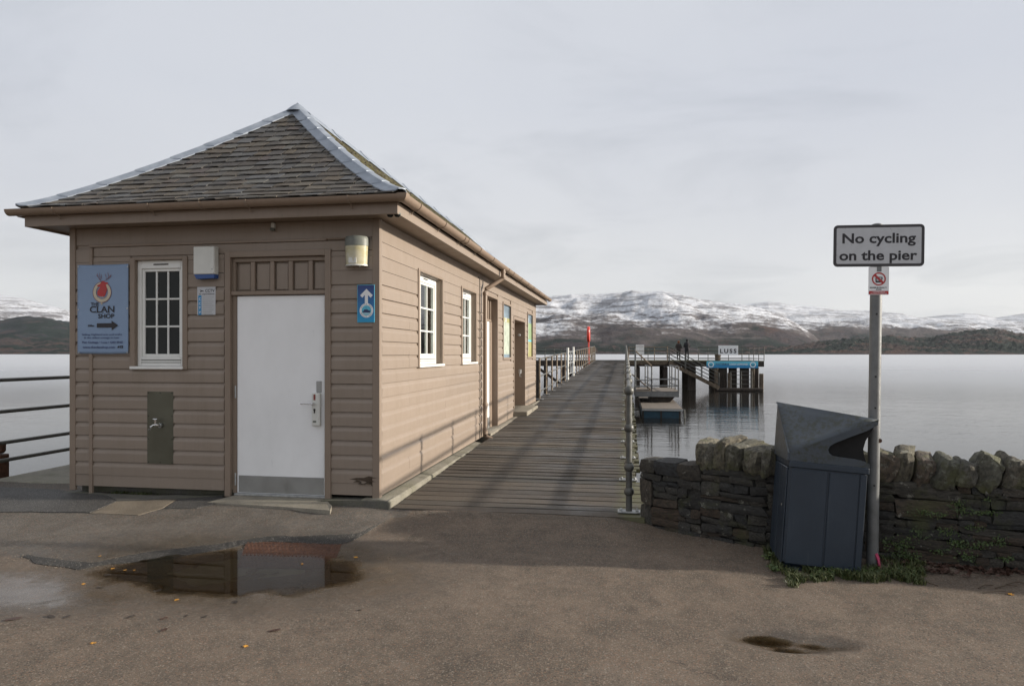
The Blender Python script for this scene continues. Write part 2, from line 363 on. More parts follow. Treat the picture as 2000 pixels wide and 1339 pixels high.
fs_ = m.math('ADD', m.math('MULTIPLY', m.math('POWER', m.math('SUBTRACT', 1., m.math('ABSOLUTE', dt.outputs['Value'])), 5.), .98), .02, True)
ms = m.n('ShaderNodeMixShader'); m.l(fs_, ms.inputs[0]); m.l(df.outputs[0], ms.inputs[1]); m.l(gl.outputs[0], ms.inputs[2]); m.l(ms.outputs[0], m.o.inputs[0])
m.l(m.ramp(m.math('DIVIDE', dist, 400.), (.03, .03), (.09, .07), (.2, .22), (.5, .34)), gl.inputs['Roughness'])

# hills: snow by height and noise over heather, rock and bare woodland
def hillmat(name, snow, wood, woodc, scale=1.0, streak=1.0):
    m = NM(name); co = m.coord(world=True); alt = m.attr('alt')
    big = m.noise(.0022 * scale, 6, .6, co); fine = m.noise(.016 * scale, 9, .72, m.coord((1, 1, 2.2), world=True)); fin2 = m.noise(.06 * scale, 6, .7, m.coord((1, .6, 3), world=True))
    heather = m.ramp(fine, (.3, (.048, .044, .050)), (.55, (.082, .068, .064)), (.8, (.12, .095, .078)))
    wd = m.ramp(fin2, (.32, (.010, .009, .010)), (.52, woodc), (.72, tuple(x * 2.3 for x in woodc)))
    rus = m.ramp(m.noise(.008 * scale, 5, .65, co), (.48, 0.), (.62, .6)); wd = m.mix(rus, wd, (.085, .045, .030))
    con = m.ramp(m.noise(.0045 * scale, 6, .65, co), (.48, 0.), (.51, 1.))
    wd = m.mix(con, wd, m.ramp(fin2, (.35, (.004, .007, .007)), (.7, (.018, .030, .022))))
    sn = m.math('ADD', m.math('ADD', alt, m.math('MULTIPLY', m.math('SUBTRACT', big, .5), .8)), m.math('MULTIPLY', m.math('SUBTRACT', fine, .5), .55))
    sf = m.ramp(sn, (snow - .05, 0.), (snow + .07, 1.))
    rk = m.noise(.0075 * scale, 9, .74, m.coord((.55, .55, 5.0), world=True)); bare = m.math('ADD', m.ramp(fin2, (.50, 0.), (.66, .75)), m.ramp(rk, (.47, 0.), (.56, .9)), True); sf2 = m.math('MULTIPLY', sf, m.math('SUBTRACT', 1., m.math('MULTIPLY', bare, m.ramp(alt, (.35, 1.), (1.0, .42)))))
    wf = m.ramp(m.math('ADD', alt, m.math('MULTIPLY', m.math('SUBTRACT', big, .5), .9)), (wood - .03, 1.), (wood + .03, 0.))
    g = m.mix(wf, heather, wd)
    cc = m.mix(m.math('MULTIPLY', sf2, m.math('SUBTRACT', 1., m.math('MULTIPLY', wf, .80))), g, (.60, .62, .66))
    m.col(cc).rough(.9).spec(.1); m.bump(fin2, .6, 12.); return m
hillmat('hill_snow', .30, .18, (.040, .033, .036)); hillmat('hill_snow_far', .30, .12, (.05, .04, .04), .7)
hillmat('hill_patchy', .42, .22, (.042, .036, .038)); hillmat('hill_wood', 1.02, 1.3, (.044, .034, .034), 1.6)
hillmat('hill_conifer', 1.05, 1.5, (.022, .024, .028), 1.2); hillmat('hill_brown', 1.9, 1.6, (.046, .035, .032), 1.3)

# ------------------------------------------------------------------ object helpers
WL = {}                                                                # world location of things without rotation
def tag(o, label=None, cat=None, group=None, kind=None):
    if label: o['label'] = label
    if cat: o['category'] = cat
    if group: o['group'] = group
    if kind: o['kind'] = kind
    return o
def thing(name, label, cat, loc=(0, 0, 0), group=None):
    o = bpy.data.objects.new(name, None); o.empty_display_size = .1; COL.objects.link(o); o.location = loc; WL[o.name] = Vector(loc)
    return tag(o, label, cat, group)
def wl(p): return WL.get(p.name, Vector((0, 0, 0))) if p else Vector((0, 0, 0))
def link(name, me, parent=None, loc=(0, 0, 0), rot=None, mat=None):
    o = bpy.data.objects.new(name, me); COL.objects.link(o)
    if mat and me is not None and not me.materials: me.materials.append(M(mat) if isinstance(mat, str) else mat)
    WL[o.name] = Vector(loc)
    if parent: o.parent = parent; o.location = Vector(loc) - wl(parent)
    else: o.location = loc
    if rot: o.rotation_euler = rot
    return o
def mesh(name, vs, fs, mat=None, smooth=False):
    me = bpy.data.meshes.new(name); me.from_pydata([tuple(v) for v in vs], [], fs); me.update()
    if mat: me.materials.append(M(mat))
    if smooth: me.polygons.foreach_set('use_smooth', [True] * len(me.polygons))
    return me
class MB:
    def __init__(s): s.v = []; s.f = []
    def add(s, vs, fs):
        k = len(s.v); s.v += [Vector(v) for v in vs]; s.f += [tuple(i + k for i in f) for f in fs]; return s
    def box(s, x0, x1, y0, y1, z0, z1, c=0.0):
        if x0 > x1: x0, x1 = x1, x0
        if y0 > y1: y0, y1 = y1, y0
        if z0 > z1: z0, z1 = z1, z0
        c = min(c, (x1 - x0) * .45, (y1 - y0) * .45, (z1 - z0) * .45)
        if c <= 0:
            return s.add([(x0, y0, z0), (x1, y0, z0), (x1, y1, z0), (x0, y1, z0), (x0, y0, z1), (x1, y0, z1), (x1, y1, z1), (x0, y1, z1)],
                         [(0, 3, 2, 1), (4, 5, 6, 7), (0, 1, 5, 4), (1, 2, 6, 5), (2, 3, 7, 6), (3, 0, 4, 7)])
        bm = bmesh.new(); bmesh.ops.create_cube(bm, size=1)
        for v in bm.verts: v.co = Vector(((x0 + x1) / 2 + v.co.x * (x1 - x0), (y0 + y1) / 2 + v.co.y * (y1 - y0), (z0 + z1) / 2 + v.co.z * (z1 - z0)))
        bmesh.ops.bevel(bm, geom=bm.edges[:], offset=c, segments=1, affect='EDGES')
        bm.verts.index_update(); s.add([v.co for v in bm.verts], [[v.index for v in f.verts] for f in bm.faces]); bm.free(); return s
    def prism(s, poly, axis, a0, a1):
        """poly in the plane of the other two axes (in order x,y,z without axis), extruded a0..a1"""
        def P(p, a): return {'x': (a, p[0], p[1]), 'y': (p[0], a, p[1]), 'z': (p[0], p[1], a)}[axis]
        n = len(poly)
        return s.add([P(p, a0) for p in poly] + [P(p, a1) for p in poly], [tuple(range(n))[::-1], tuple(range(n, 2 * n))] + [(i, (i + 1) % n, n + (i + 1) % n, n + i) for i in range(n)])
    def tube(s, pts, r, n=8, caps=True, r2=None):
        pts = [Vector(p) for p in pts]; rings = []
        for i, p in enumerate(pts):
            t = (pts[min(i + 1, len(pts) - 1)] - pts[max(i - 1, 0)]).normalized()
            up = Vector((0, 0, 1)) if abs(t.z) < .95 else Vector((0, 1, 0))
            a = t.cross(up).normalized(); b = a.cross(t); rr = r if r2 is None else r + (r2 - r) * i / (len(pts) - 1)
            rings.append([p + (a * math.cos(q) + b * math.sin(q)) * rr for q in [2 * math.pi * k / n for k in range(n)]])
        vs = [v for ring in rings for v in ring]; fs = []
        for i in range(len(pts) - 1):
            for k in range(n): fs.append((i * n + k, i * n + (k + 1) % n, (i + 1) * n + (k + 1) % n, (i + 1) * n + k))
        if caps: fs += [tuple(range(n))[::-1], tuple(range((len(pts) - 1) * n, len(pts) * n))]
        return s.add(vs, fs)
    def lathe(s, prof, c=(0, 0, 0), n=16, axis='z'):
        vs = []; fs = []
        for r, z in prof:
            for k in range(n):
                a = 2 * math.pi * k / n; p = (r * math.cos(a), r * math.sin(a), z)
                if axis == 'y': p = (p[0], p[2], p[1])
                if axis == 'x': p = (p[2], p[0], p[1])
                vs.append(Vector(p) + Vector(c))
        for i in range(len(prof) - 1):
            for k in range(n): fs.append((i * n + k, i * n + (k + 1) % n, (i + 1) * n + (k + 1) % n, (i + 1) * n + k))
        fs += [tuple(range(n))[::-1], tuple(range((len(prof) - 1) * n, len(prof) * n))]
        return s.add(vs, fs)
    def ball(s, c, r, n=10):
        return s.lathe([(r * math.sin(a), -r * math.cos(a)) for a in [math.pi * (k + .3) / 7.6 for k in range(8)]], c, n)
    def build(s, name, mat, parent=None, smooth=False, kind=None, center=True, fix=True):
        me = bpy.data.meshes.new(name)
        if center and s.v:
            lo = Vector([min(v[i] for v in s.v) for i in range(3)]); hi = Vector([max(v[i] for v in s.v) for i in range(3)]); c = (lo + hi) / 2
        else: c = Vector((0, 0, 0))
        me.from_pydata([tuple(v - c) for v in s.v], [], s.f); me.update()
        if fix:
            bm = bmesh.new(); bm.from_mesh(me); bmesh.ops.recalc_face_normals(bm, faces=bm.faces); bm.to_mesh(me); bm.free()
        if smooth:
            me.polygons.foreach_set('use_smooth', [True] * len(me.polygons)); me.set_sharp_from_angle(angle=R(38))
        me.materials.append(M(mat))
        o = link(name, me, parent, c)
        if kind: o['kind'] = kind
        return o
def text(s, size, mat, parent, loc, bold=0.0, align='CENTER', yaw=0.0, name='lettering', xs=1.0, space=1.0, ext=.0006):
    cu = bpy.data.curves.new('t', 'FONT'); cu.body = s; cu.size = size; cu.offset = bold; cu.extrude = ext; cu.align_x = align
    cu.space_character = space; cu.resolution_u = 3
    ob = bpy.data.objects.new('t', cu); COL.objects.link(ob)
    dg = bpy.context.evaluated_depsgraph_get(); me = bpy.data.meshes.new_from_object(ob.evaluated_get(dg))
    COL.objects.unlink(ob); bpy.data.objects.remove(ob); bpy.data.curves.remove(cu)
    me.transform(Matrix.Rotation(yaw, 4, 'Z') @ Matrix.Rotation(R(90), 4, 'X') @ Matrix.Scale(xs, 4, (1, 0, 0)))
    me.materials.clear(); me.materials.append(M(mat)); me.name = name
    return link(name, me, parent, loc)
def copy_tree(o, parent=None):
    c = o.copy(); COL.objects.link(c)
    if parent: c.parent = parent
    for ch in list(o.children): copy_tree(ch, c)
    return c
# ------------------------------------------------------------------ setting: ground
def sst(a, b, x):
    t = np.clip((x - a) / (b - a), 0, 1); return t * t * (3 - 2 * t)
def nz(x, y, sc, seed=0.0, oc=3):
    return mn.fractal(Vector((x * sc + seed, y * sc - seed * .7, seed * 1.3)), 1.0, 2.0, oc)
WZ = -.112                                                            # puddle level
pcs = [(onZ(460, 1112, WZ), 1.36, .80, .044), (onZ(40, 1160, WZ), .95, .40, .012), (onZ(1505, 1252, WZ), .24, .12, .036), (onZ(1590, 1262, WZ), .22, .10, .030), (onZ(1545, 1270, WZ), .2, .07, .03)]
seam_px = [(-400, 1092), (0, 1085), (100, 1098), (170, 1102), (240, 1086), (330, 1073), (440, 1061), (520, 1052), (690, 1050), (740, 1030), (765, 1013)]
seam = [onZ(a, b, -.09) for a, b in seam_px]; SX = [p[0] for p in seam]; SY = [p[1] for p in seam]
def H(x, y):
    left = float(sst(.45, -.2, np.float64(-0) + x * 1.0)) if False else float(1 - sst(-.2, .45, x))
    z = -.092 + .068 * float(sst(5.45, 6.35, y)) * left
    if x < -1.9: z += .016 * float(sst(-.03, .09, y - np.interp(x, SX, SY))) * float(sst(-1.9, -2.3, x))
    if y > 7.0: z = -.02
    dip = 0
    for (c, rx, ry, d) in pcs:
        q = math.hypot((x - c[0]) / rx, (y - c[1]) / ry)
        if q < 1.6: dip = max(dip, d * (1 - float(sst(.1, 1.35, q))))
    n = nz(x, y, .9, 3.3) * .011 + nz(x, y, 3.2, 6.1) * .0055 + nz(x, y, 11, 8.1, 2) * .0016
    c = math.hypot(x + 2.2, y - 6.15); z -= .045 * math.exp(-(c / .22) ** 2)
    return z - dip + n
wall_pts = [(.15, 6.42), (1.05, 5.84), (2.84, 5.47), (8.5, 4.9)]
def wallY(x): return float(np.interp(x, [p[0] for p in wall_pts], [p[1] for p in wall_pts]))
def axis(parts):
    a = []
    for x0, x1, st in parts: a += list(np.arange(x0, x1 - 1e-6, st))
    return a + [parts[-1][1]]
gx = axis([(-600, -60, 90), (-60, -12, 8), (-12, -7.35, .35), (-7.35, -5.2, .08), (-5.2, 3.4, .024), (3.4, 8.5, .15), (8.5, 60, 8), (60, 600, 90)])
gy = axis([(-900, -50, 100), (-50, -6, 5), (-6, 2.3, .35), (2.3, 7.02, .024), (7.02, 19, .6)])
def inland(x, y):
    if x < -7.35: return y < 6.9
    if x < -2.3: return y < 19.0
    if x < .16: return y < 6.38
    if x < 8.5: return y < wallY(x) + .3
    return y < 5.1
vs = []; zone = []; wet = []; nx = len(gx)
for y in gy:
    for x in gx:
        fine = -5.6 < x < 3.6 and 2.2 < y < 7.1
        z = H(x, y) if fine else (H(x, y) if -12 < x < 9 and -6 < y < 20 else -.092)
        vs.append((x, y, z))
        zone.append(1.0 if (x < -2.05 and y > np.interp(x, SX, SY) + nz(x, y, 7, 5) * .035) else 0.0)
        wv = 0
        for (c, rx, ry, d) in pcs:
            q = math.hypot((x - c[0]) / rx, (y - c[1]) / ry); wv = max(wv, 1.15 - .62 * q)
        wet.append(max(0., min(1., wv)))
fs = []
for j in range(len(gy) - 1):
    for i in range(nx - 1):
        if inland((gx[i] + gx[i + 1]) / 2, (gy[j] + gy[j + 1]) / 2): fs.append((j * nx + i, j * nx + i + 1, (j + 1) * nx + i + 1, (j + 1) * nx + i))
me = mesh('ground', vs, fs, 'ground', True)
for nm, dat in (('zone', zone), ('wet', wet)):
    a = me.attributes.new(nm, 'FLOAT', 'POINT'); a.data.foreach_set('value', dat)
tag(link('ground', me), kind='structure')

mb = MB()
mb.box(-600, -7.37, -900, 6.88, -3, -.13).box(-7.37, -2.32, -900, 18.98, -3, -.131).box(-2.32, .14, -900, 6.36, -3, -.132).box(8.5, 600, -900, 5.08, -3, -.131)
mb.prism([(.14, -900), (8.5, -900), (8.5, wallY(8.5) + .28), (2.84, wallY(2.84) + .28), (1.05, wallY(1.05) + .28), (.14, wallY(.15) + .25)], 'z', -3, -.133)
tag(mb.build('quay', 'concrete_dark', fix=True), kind='structure')

# patches and seams laid in the tarmac, a few millimetres proud
def sheet(name, pxs, mat, lift, step=.05, world=None):
    pts = world or [onZ(a, b, H(*onZ(a, b, -.04))) for a, b in pxs]
    bm = bmesh.new(); vv = [bm.verts.new((x, y, 0)) for x, y in pts]; f = bm.faces.new(vv); bmesh.ops.triangulate(bm, faces=[f])
    for _ in range(5):
        es = [e for e in bm.edges if e.calc_length() > .12]
        if not es: break
        bmesh.ops.subdivide_edges(bm, edges=es, cuts=1); bmesh.ops.triangulate(bm, faces=bm.faces[:])
    for v in bm.verts: v.co.z = H(v.co.x, v.co.y) + lift + (0 if not v.is_boundary else 0)
    # rim down to the ground, so the sheet has a thickness
    be = [e for e in bm.edges if e.is_boundary]; r = bmesh.ops.extrude_edge_only(bm, edges=be)
    for g in r['geom']:
        if isinstance(g, bmesh.types.BMVert): g.co.z -= .03
    bmesh.ops.recalc_face_normals(bm, faces=bm.faces)
    me = bpy.data.meshes.new(name); bm.to_mesh(me); bm.free(); me.materials.append(M(mat))
    return tag(link(name, me), kind='structure')
sheet('tarmac_patch', [(-260, 968), (-200, 945), (0, 951), (120, 957), (205, 968), (228, 978), (175, 1003), (60, 1001), (-200, 1004)], 'tarmac_black', .010)
sheet('paving_slab', [(228, 978), (345, 975), (318, 990), (270, 1008), (176, 1004)], 'patch_brown', .006)
sheet('tarmac_patch', [(349, 974), (440, 970), (415, 985), (385, 990), (322, 992)], 'tarmac_black', .007)
sheet('paving_slab', [(150, 958), (215, 966), (300, 970), (400, 968), (440, 966), (452, 969), (345, 974), (228, 977), (205, 967), (120, 962)], 'concrete_dark', .013)
up = []; dn = []
for k in range(40):
    px = 40 + k * 18.2; py = float(np.interp(px, [a for a, b in seam_px], [b for a, b in seam_px])); x, y = onZ(px, py, -.09)
    wd = max(.02, .125 + nz(x, 0, 2.2, 9) * .075 + (.11 * math.sin((px - 150) / 340 * math.pi) if 150 < px < 490 else 0) + (.05 if 620 < px else 0)) * (1 if 60 < px < 730 else .4)
    up.append((x, y + .05 + nz(x, 3, 9, 2) * .012)); dn.append((x, y + .05 - wd + nz(x, 7, 9, 4) * .012))
sheet('tarmac_seam', None, 'tarmac_seam', .005, world=up + dn[::-1])
for (c, rx, ry, d) in (((pcs[0][0][0] - .6, pcs[0][0][1]), 2.6, 1.0, 0), ((pcs[2][0][0] + .1, pcs[2][0][1] - .03), .62, .3, 0)):
    st_ = .025; nxp, nyp = int(2.4 * rx / st_), int(2.4 * ry / st_); vs = [(c[0] - rx * 1.2 + i * st_, c[1] - ry * 1.2 + j * st_, WZ) for j in range(nyp + 1) for i in range(nxp + 1)]
    dep = [max(0., min(1., (WZ - H(v[0], v[1])) / .016)) for v in vs]; W2 = nxp + 1
    fs = [q for q in ((j * W2 + i, j * W2 + i + 1, (j + 1) * W2 + i + 1, (j + 1) * W2 + i) for j in range(nyp) for i in range(nxp)) if max(dep[k] for k in q) > 0]
    me = mesh('puddle', vs, fs, 'puddle_water'); a = me.attributes.new('depth', 'FLOAT', 'POINT'); a.data.foreach_set('value', dep); tag(link('puddle', me), kind='structure')
# quay slab left of the hut
mb = MB(); mb.box(-7.36, -5.86, 6.86, 18.99, -.4, -.004, .015); tag(mb.build('quay_slab', 'concrete'), kind='structure')

# ------------------------------------------------------------------ setting: water and lake bed
WAT = -1.20
n = 96; Rw = 13500
vs = [(0, 0, WAT)] + [(Rw * math.cos(2 * math.pi * k / n), Rw * math.sin(2 * math.pi * k / n), WAT) for k in range(n)]
tag(link('water', mesh('water', vs, [(0, k + 1, (k + 1) % n + 1) for k in range(n)], 'lake_water')), kind='structure')

# ------------------------------------------------------------------ setting: hills, each built at its own distance
def hill(name, pts, D, front, back, mat, amp, seed, rough=1.0, prof=1.0, na=220, nr=40, expo=1.0, fine=.0, label=None):
    xs = [p[0] for p in pts]; ys = [p[1] for p in pts]; vs = []; fs = []; alt = []
    span = max(EYE + (HOR - y) / F * D for y in ys)
    for j in range(nr + 14):
        t = j / (nr - 1) if j < nr else 1 + (j - nr + 1) / 14
        for i in range(na + 1):
            px = xs[0] + (xs[-1] - xs[0]) * i / na; yt = float(np.interp(px, xs, ys))
            hr = EYE + (HOR - yt) / F * D - WAT
            d = D * (front + (1 - front) * t) if t <= 1 else D * (1 + (back - 1) * (t - 1))
            a, b = ray(px); x, y = a * d, b * d
            if t <= 1: g = (1 - (1 - t) ** prof) * (1 if expo == 1 else 1)
            else: g = 1 - (t - 1) * 1.1
            # height along the sight line keeps below the ridge line seen from the shore
            nn = mn.fractal(Vector((x / D * 7 * rough + seed, y / D * 7 * rough, seed)), 1.0, 2.1, 7)
            rd = abs(mn.fractal(Vector((x / D * 4 * rough + seed, y / D * 2.5 * rough, 2.2 * seed)), 1.0, 2.0, 4))
            edge = math.sin(math.pi * min(1, max(0, t)) ** .9) if t < 1 else 0
            h = hr * g + hr * amp * (nn * .55 - rd * .8 + .15) * (edge + .05)
            if fine: h += fine * (mn.noise(Vector((x / D * 160, y / D * 160, seed))) + .6 * mn.noise(Vector((x / D * 420, y / D * 420, seed)))) * min(1, g * 4)
            vs.append((x, y, WAT - 8 + max(0, h + 8) if t > .02 else WAT - 8)); alt.append(max(0, min(1.2, (h) / span)))
    w_ = na + 1
    for j in range(nr + 13):
        for i in range(na): fs.append((j * w_ + i, j * w_ + i + 1, (j + 1) * w_ + i + 1, (j + 1) * w_ + i))
    me = mesh(name, vs, fs, mat, True); a = me.attributes.new('alt', 'FLOAT', 'POINT'); a.data.foreach_set('value', alt)
    o = link(name, me); tag(o, label, kind='structure'); return o
hill('hills', [(900, 600), (1040, 583), (1080, 578), (1130, 575), (1180, 574), (1215, 573), (1235, 569), (1262, 572), (1295, 571), (1330, 577), (1370, 587), (1410, 592), (1440, 596), (1475, 602), (1500, 608), (1528, 618), (1560, 634), (1585, 652), (1610, 670), (1650, 690)], 5200, .52, 1.4, 'hill_snow', .24, 3.1, 1.5, 1.35, nr=56, fine=5)
hill('hills', [(1330, 600), (1440, 596), (1480, 591), (1500, 589), (1530, 592), (1560, 597), (1600, 599), (1640, 606), (1700, 606), (1750, 618), (1800, 640)], 9000, .7, 1.2, 'hill_snow_far', .15, 8.2, 1.4, 1.0, fine=6)
hill('hills', [(1400, 640), (1450, 603), (1500, 605), (1560, 606), (1600, 607), (1660, 606), (1700, 609), (1750, 611), (1790, 619), (1850, 622), (1900, 622), (1950, 625), (2000, 630), (2150, 640), (2400, 660)], 6800, .6, 1.25, 'hill_patchy', .28, 5.7, 1.5, 1.15, fine=7)
hill('hills', [(1760, 640), (1800, 620), (1850, 614), (1885, 611), (1910, 613), (1945, 620), (2000, 612), (2060, 606), (2200, 600), (2400, 615)], 9600, .7, 1.2, 'hill_snow_far', .12, 4.4, 1.4, 1.0)
hill('hills', [(950, 640), (1040, 655), (1075, 652), (1105, 640), (1125, 622), (1160, 616), (1200, 622), (1245, 615), (1290, 620), (1340, 627), (1395, 638), (1450, 643), (1520, 655), (1580, 668), (1640, 680), (1700, 690)], 4100, .66, 1.2, 'hill_wood', .12, 6.6, 2.0, 1.1, nr=50, fine=9)
hill('hills', [(1440, 690), (1500, 680), (1540, 677), (1600, 668), (1650, 662), (1690, 660), (1740, 655), (1775, 659), (1815, 660), (1850, 651), (1890, 646), (1935, 641), (1960, 643), (1990, 652), (2050, 650), (2200, 640), (2500, 630)], 2600, .70, 1.25, 'hill_brown', .12, 2.9, 2.4, 1.0, na=320, nr=44, fine=9)
hill('hills', [(-900, 600), (-500, 590), (-200, 585), (-60, 570), (0, 575), (40, 581), (80, 593), (120, 602), (160, 615), (260, 630), (420, 650), (600, 665), (800, 660), (1000, 640)], 7400, .55, 1.3, 'hill_snow', .22, 9.9, 1.5, 1.2, fine=7)
hill('hills', [(-900, 610), (-400, 620), (-100, 628), (0, 626), (40, 617), (80, 618), (110, 624), (145, 632), (220, 645), (330, 655), (500, 670), (700, 672), (900, 668), (1000, 672)], 4600, .6, 1.25, 'hill_conifer', .2, 1.9, 2.0, 1.1, fine=8)
hill('hills', [(-900, 660), (-300, 650), (-80, 655), (0, 652), (30, 655), (60, 664), (90, 660), (150, 664), (300, 668), (600, 674), (1000, 678)], 3300, .7, 1.2, 'hill_brown', .12, 7.3, 2.4, 1.0, fine=9)
# ------------------------------------------------------------------ the pier hut
XL, XR, YF, YB = -5.84, -2.41, 6.44, 18.20
ZB, ZT = .055, 2.81
hut = thing('pier_hut', 'brown clapboard hut with hipped slate roof at the foot of the pier', 'hut', ((XL + XR) / 2, (YF + YB) / 2, 0))
# openings  (u0,u1,z0,z1): u is X on the front, Y on the side
fx = lambda px, py=690: onY(px, py, YF)[0]
W0 = (fx(267), fx(358) + .01, 1.345, 2.455); D0 = (fx(453), fx(637), .05, 2.46)
W1 = (7.72, 8.72, 1.345, 2.445); W2 = (9.84, 10.78, 1.345, 2.445)
D1 = (11.62, 12.66, .08, 2.49); D2 = (14.62, 16.2, .12, 2.22)
M1 = (13.28, 14.16, 1.40, 2.46); M2 = (16.68, 17.55, 1.40, 2.46)
def wall_cells(u0, u1, z0, z1, holes):
    us = sorted({u0, u1, *[h[0] for h in holes], *[h[1] for h in holes]}); zs = sorted({z0, z1, *[h[2] for h in holes], *[h[3] for h in holes]}); out = []
    for a, b in zip(us, us[1:]):
        for c, d in zip(zs, zs[1:]):
            m_ = ((a + b) / 2, (c + d) / 2)
            if not any(h[0] < m_[0] < h[1] and h[2] < m_[1] < h[3] for h in holes) and u0 <= m_[0] <= u1 and z0 <= m_[1] <= z1: out.append((a, b, c, d))
    return out
T = .10
mb = MB()
for a, b, c, d in wall_cells(XL + .002, XR - .002, ZB + .03, ZT, [W0, D0]): mb.box(a, b, YF, YF + T, c, d)
for a, b, c, d in wall_cells(YF + .012, YB - .002, ZB + .03, ZT, [W1, W2, D1, D2, M1, M2]): mb.box(XR - T, XR, a, b, c, d)
mb.box(XL, XL + T, YF + .1, YB, ZB, ZT).box(XL + .1, XR - .1, YB - T, YB, ZB, ZT)
wall = mb.build('wall', 'hut_paint', hut)
MB().box(XL + .15, XR - 1.15, YF + 1.1, YB - .15, ZB, ZT - .02).build('dark_interior', 'void', hut)   # black box standing in for the unlit rooms behind the panes

BH = .1408
prof = {}
def board_mesh(L, cove, h=BH):
    k = (round(L, 3), cove, round(h, 3))
    if k in prof: return prof[k]
    if cove: p = [(.004, 0), (-.023, 0), (-.024, h * .62), (-.019, h * .74), (-.010, h * .85), (-.005, h * .97), (.004, h * .97)]
    else: p = [(.004, 0), (-.020, 0), (-.018, h * .975), (.004, h * .975)]
    mb = MB(); mb.prism(p, 'x', -L / 2, L / 2)
    me = mesh('board', mb.v, mb.f, 'hut_paint')
    bm = bmesh.new(); bm.from_mesh(me); bmesh.ops.recalc_face_normals(bm, faces=bm.faces); bm.to_mesh(me); bm.free()
    prof[k] = me; return me
def boards(side, u0, u1, z0, z1, cove_below=2.05, joints=()):
    k0 = math.floor((z0 - ZB) / BH + 1e-4); zz = ZB + k0 * BH
    while zz < z1 - .02:
        lo = max(zz, z0); hi = min(zz + BH, z1)
        if hi - lo > .02:
            us = [u0, *[j for j in joints if u0 < j < u1 and random.random() < .5], u1]
            for a, b in zip(us, us[1:]):
                a2 = a + .001; b2 = b - .001; L = b2 - a2; full = abs(hi - lo - BH) < .005
                me = board_mesh(L, full and zz < cove_below, hi - lo)
                dz = random.uniform(-.0012, .0012); t_ = random.uniform(-.0006, .0006)
                if side == 'front': link('board', me, wall, ((a2 + b2) / 2, YF + t_, lo + dz), (0, 0, 0))
                else: link('board', me, wall, (XR + t_, (a2 + b2) / 2, lo + dz), (0, 0, R(90)))
        zz += BH
def sections(side, U0, U1, Z0, Z1, holes, joints=()):
    """boards cut round the holes (already widened by their casings)"""
    k = 0; zz = Z0
    rows = []
    z = ZB
    while z < Z1 - .02: rows.append((max(z, Z0), min(z + BH, Z1))); z += BH
    for lo, hi in rows:
        if hi - lo < .02: continue
        segs = [(U0, U1)]
        for h in holes:
            if min(hi, h[3]) - max(lo, h[2]) > .03:
                ns = []
                for a, b in segs:
                    if h[1] <= a or h[0] >= b: ns.append((a, b)); continue
                    if h[0] - a > .03: ns.append((a, h[0]))
                    if b - h[1] > .03: ns.append((h[1], b))
                segs = ns
        for a, b in segs: boards(side, a, b, lo, hi, joints=joints)
XV = fx(181)                                                           # vertical cover strip near the left corner
H0 = (fx(257), fx(369), 1.315, 2.50); HD = (fx(440), fx(645.5), 0, 2.53)
sections('front', XL + .05, XV - .022, ZB + .02, 2.60, [])
sections('front', XV + .022, XR - .055, ZB + .02, 2.50, [(H0[0], H0[1], H0[2] + .0, H0[3]), HD])
HS = [(W1[0] - .056, W1[1] + .056, 1.31, 2.476), (W2[0] - .056, W2[1] + .056, 1.31, 2.476), (D1[0] - .07, D1[1] + .07, 0, 2.53), (D2[0] - .07, D2[1] + .07, 0, 2.27), (M1[0] - .06, M1[1] + .06, 1.35, 2.50), (M2[0] - .06, M2[1] + .06, 1.35, 2.50), (11.06, 11.12, 0, 3)]
sections('side', YF + .035, YB - .04, ZB + .02, ZT - .06, HS, joints=(7.35, 8.9, 12.9, 15.2))
# front frieze boards and the thin moulding under them
mb = MB(); mb.box(XL + .05, XR - .056, YF - .012, YF, 2.63, ZT - .002, .003); mb.build('frieze', 'hut_paint', wall)
mb = MB(); mb.box(XV - .02, fx(640), YF - .028, YF, 2.605, 2.632, .004); mb.build('moulding', 'trim_paint', wall)
MB().box(XV + .022, XR - .056, YF - .014, YF, 2.504, 2.602, .003).build('board', 'hut_paint', wall)
for x0, x1 in ((XL, XL + .05), (XR - .055, XR + .022)):
    mb = MB(); mb.box(x0 - (.02 if x0 == XL else 0), x1, YF - .03, YF + .001, ZB - .03, ZT, .004); mb.build('corner_board', 'trim_paint', wall)
MB().box(XR, XR + .024, YF + .002, YF + .034, ZB - .01, ZT, .004).build('corner_board', 'hut_paint', wall)
MB().box(XR, XR + .026, YB - .04, YB + .02, ZB, ZT, .004).build('corner_board', 'trim_paint', wall)
MB().box(XR, XR + .010, 11.062, 11.118, ZB, ZT - .06, .003).build('joint_strip', 'void', wall)
MB().box(XV - .021, XV + .021, YF - .034, YF, -.02, 2.60, .005).build('cover_strip', 'trim_paint', wall)
# rotten corner of the lowest boards: splintered dark hole with moss in it
bx, bz = onY(716, 945, YF)
mb = MB()
pts = [(fx(684), .234), (fx(698), .250), (fx(712), .252), (fx(722), .270), (fx(733), .262), (fx(734), .13), (fx(730), .155), (fx(726), .19), (fx(718), .212), (fx(708), .222), (fx(697), .226)]
mb.prism(pts, 'y', YF - .0245, YF - .0225); mb.build('rot_patch', 'twig', wall)
for k in range(9):
    x = fx(random.uniform(690, 732)); z = random.uniform(.18, .28)
    mb = MB(); mb.prism([(x, z), (x + random.uniform(.03, .09), z + random.uniform(-.006, .012)), (x + .02, z + .012)], 'y', YF - .034, YF - .022); mb.build('splinter', random.choice(['timber_brown', 'twig', 'hut_paint']), wall)

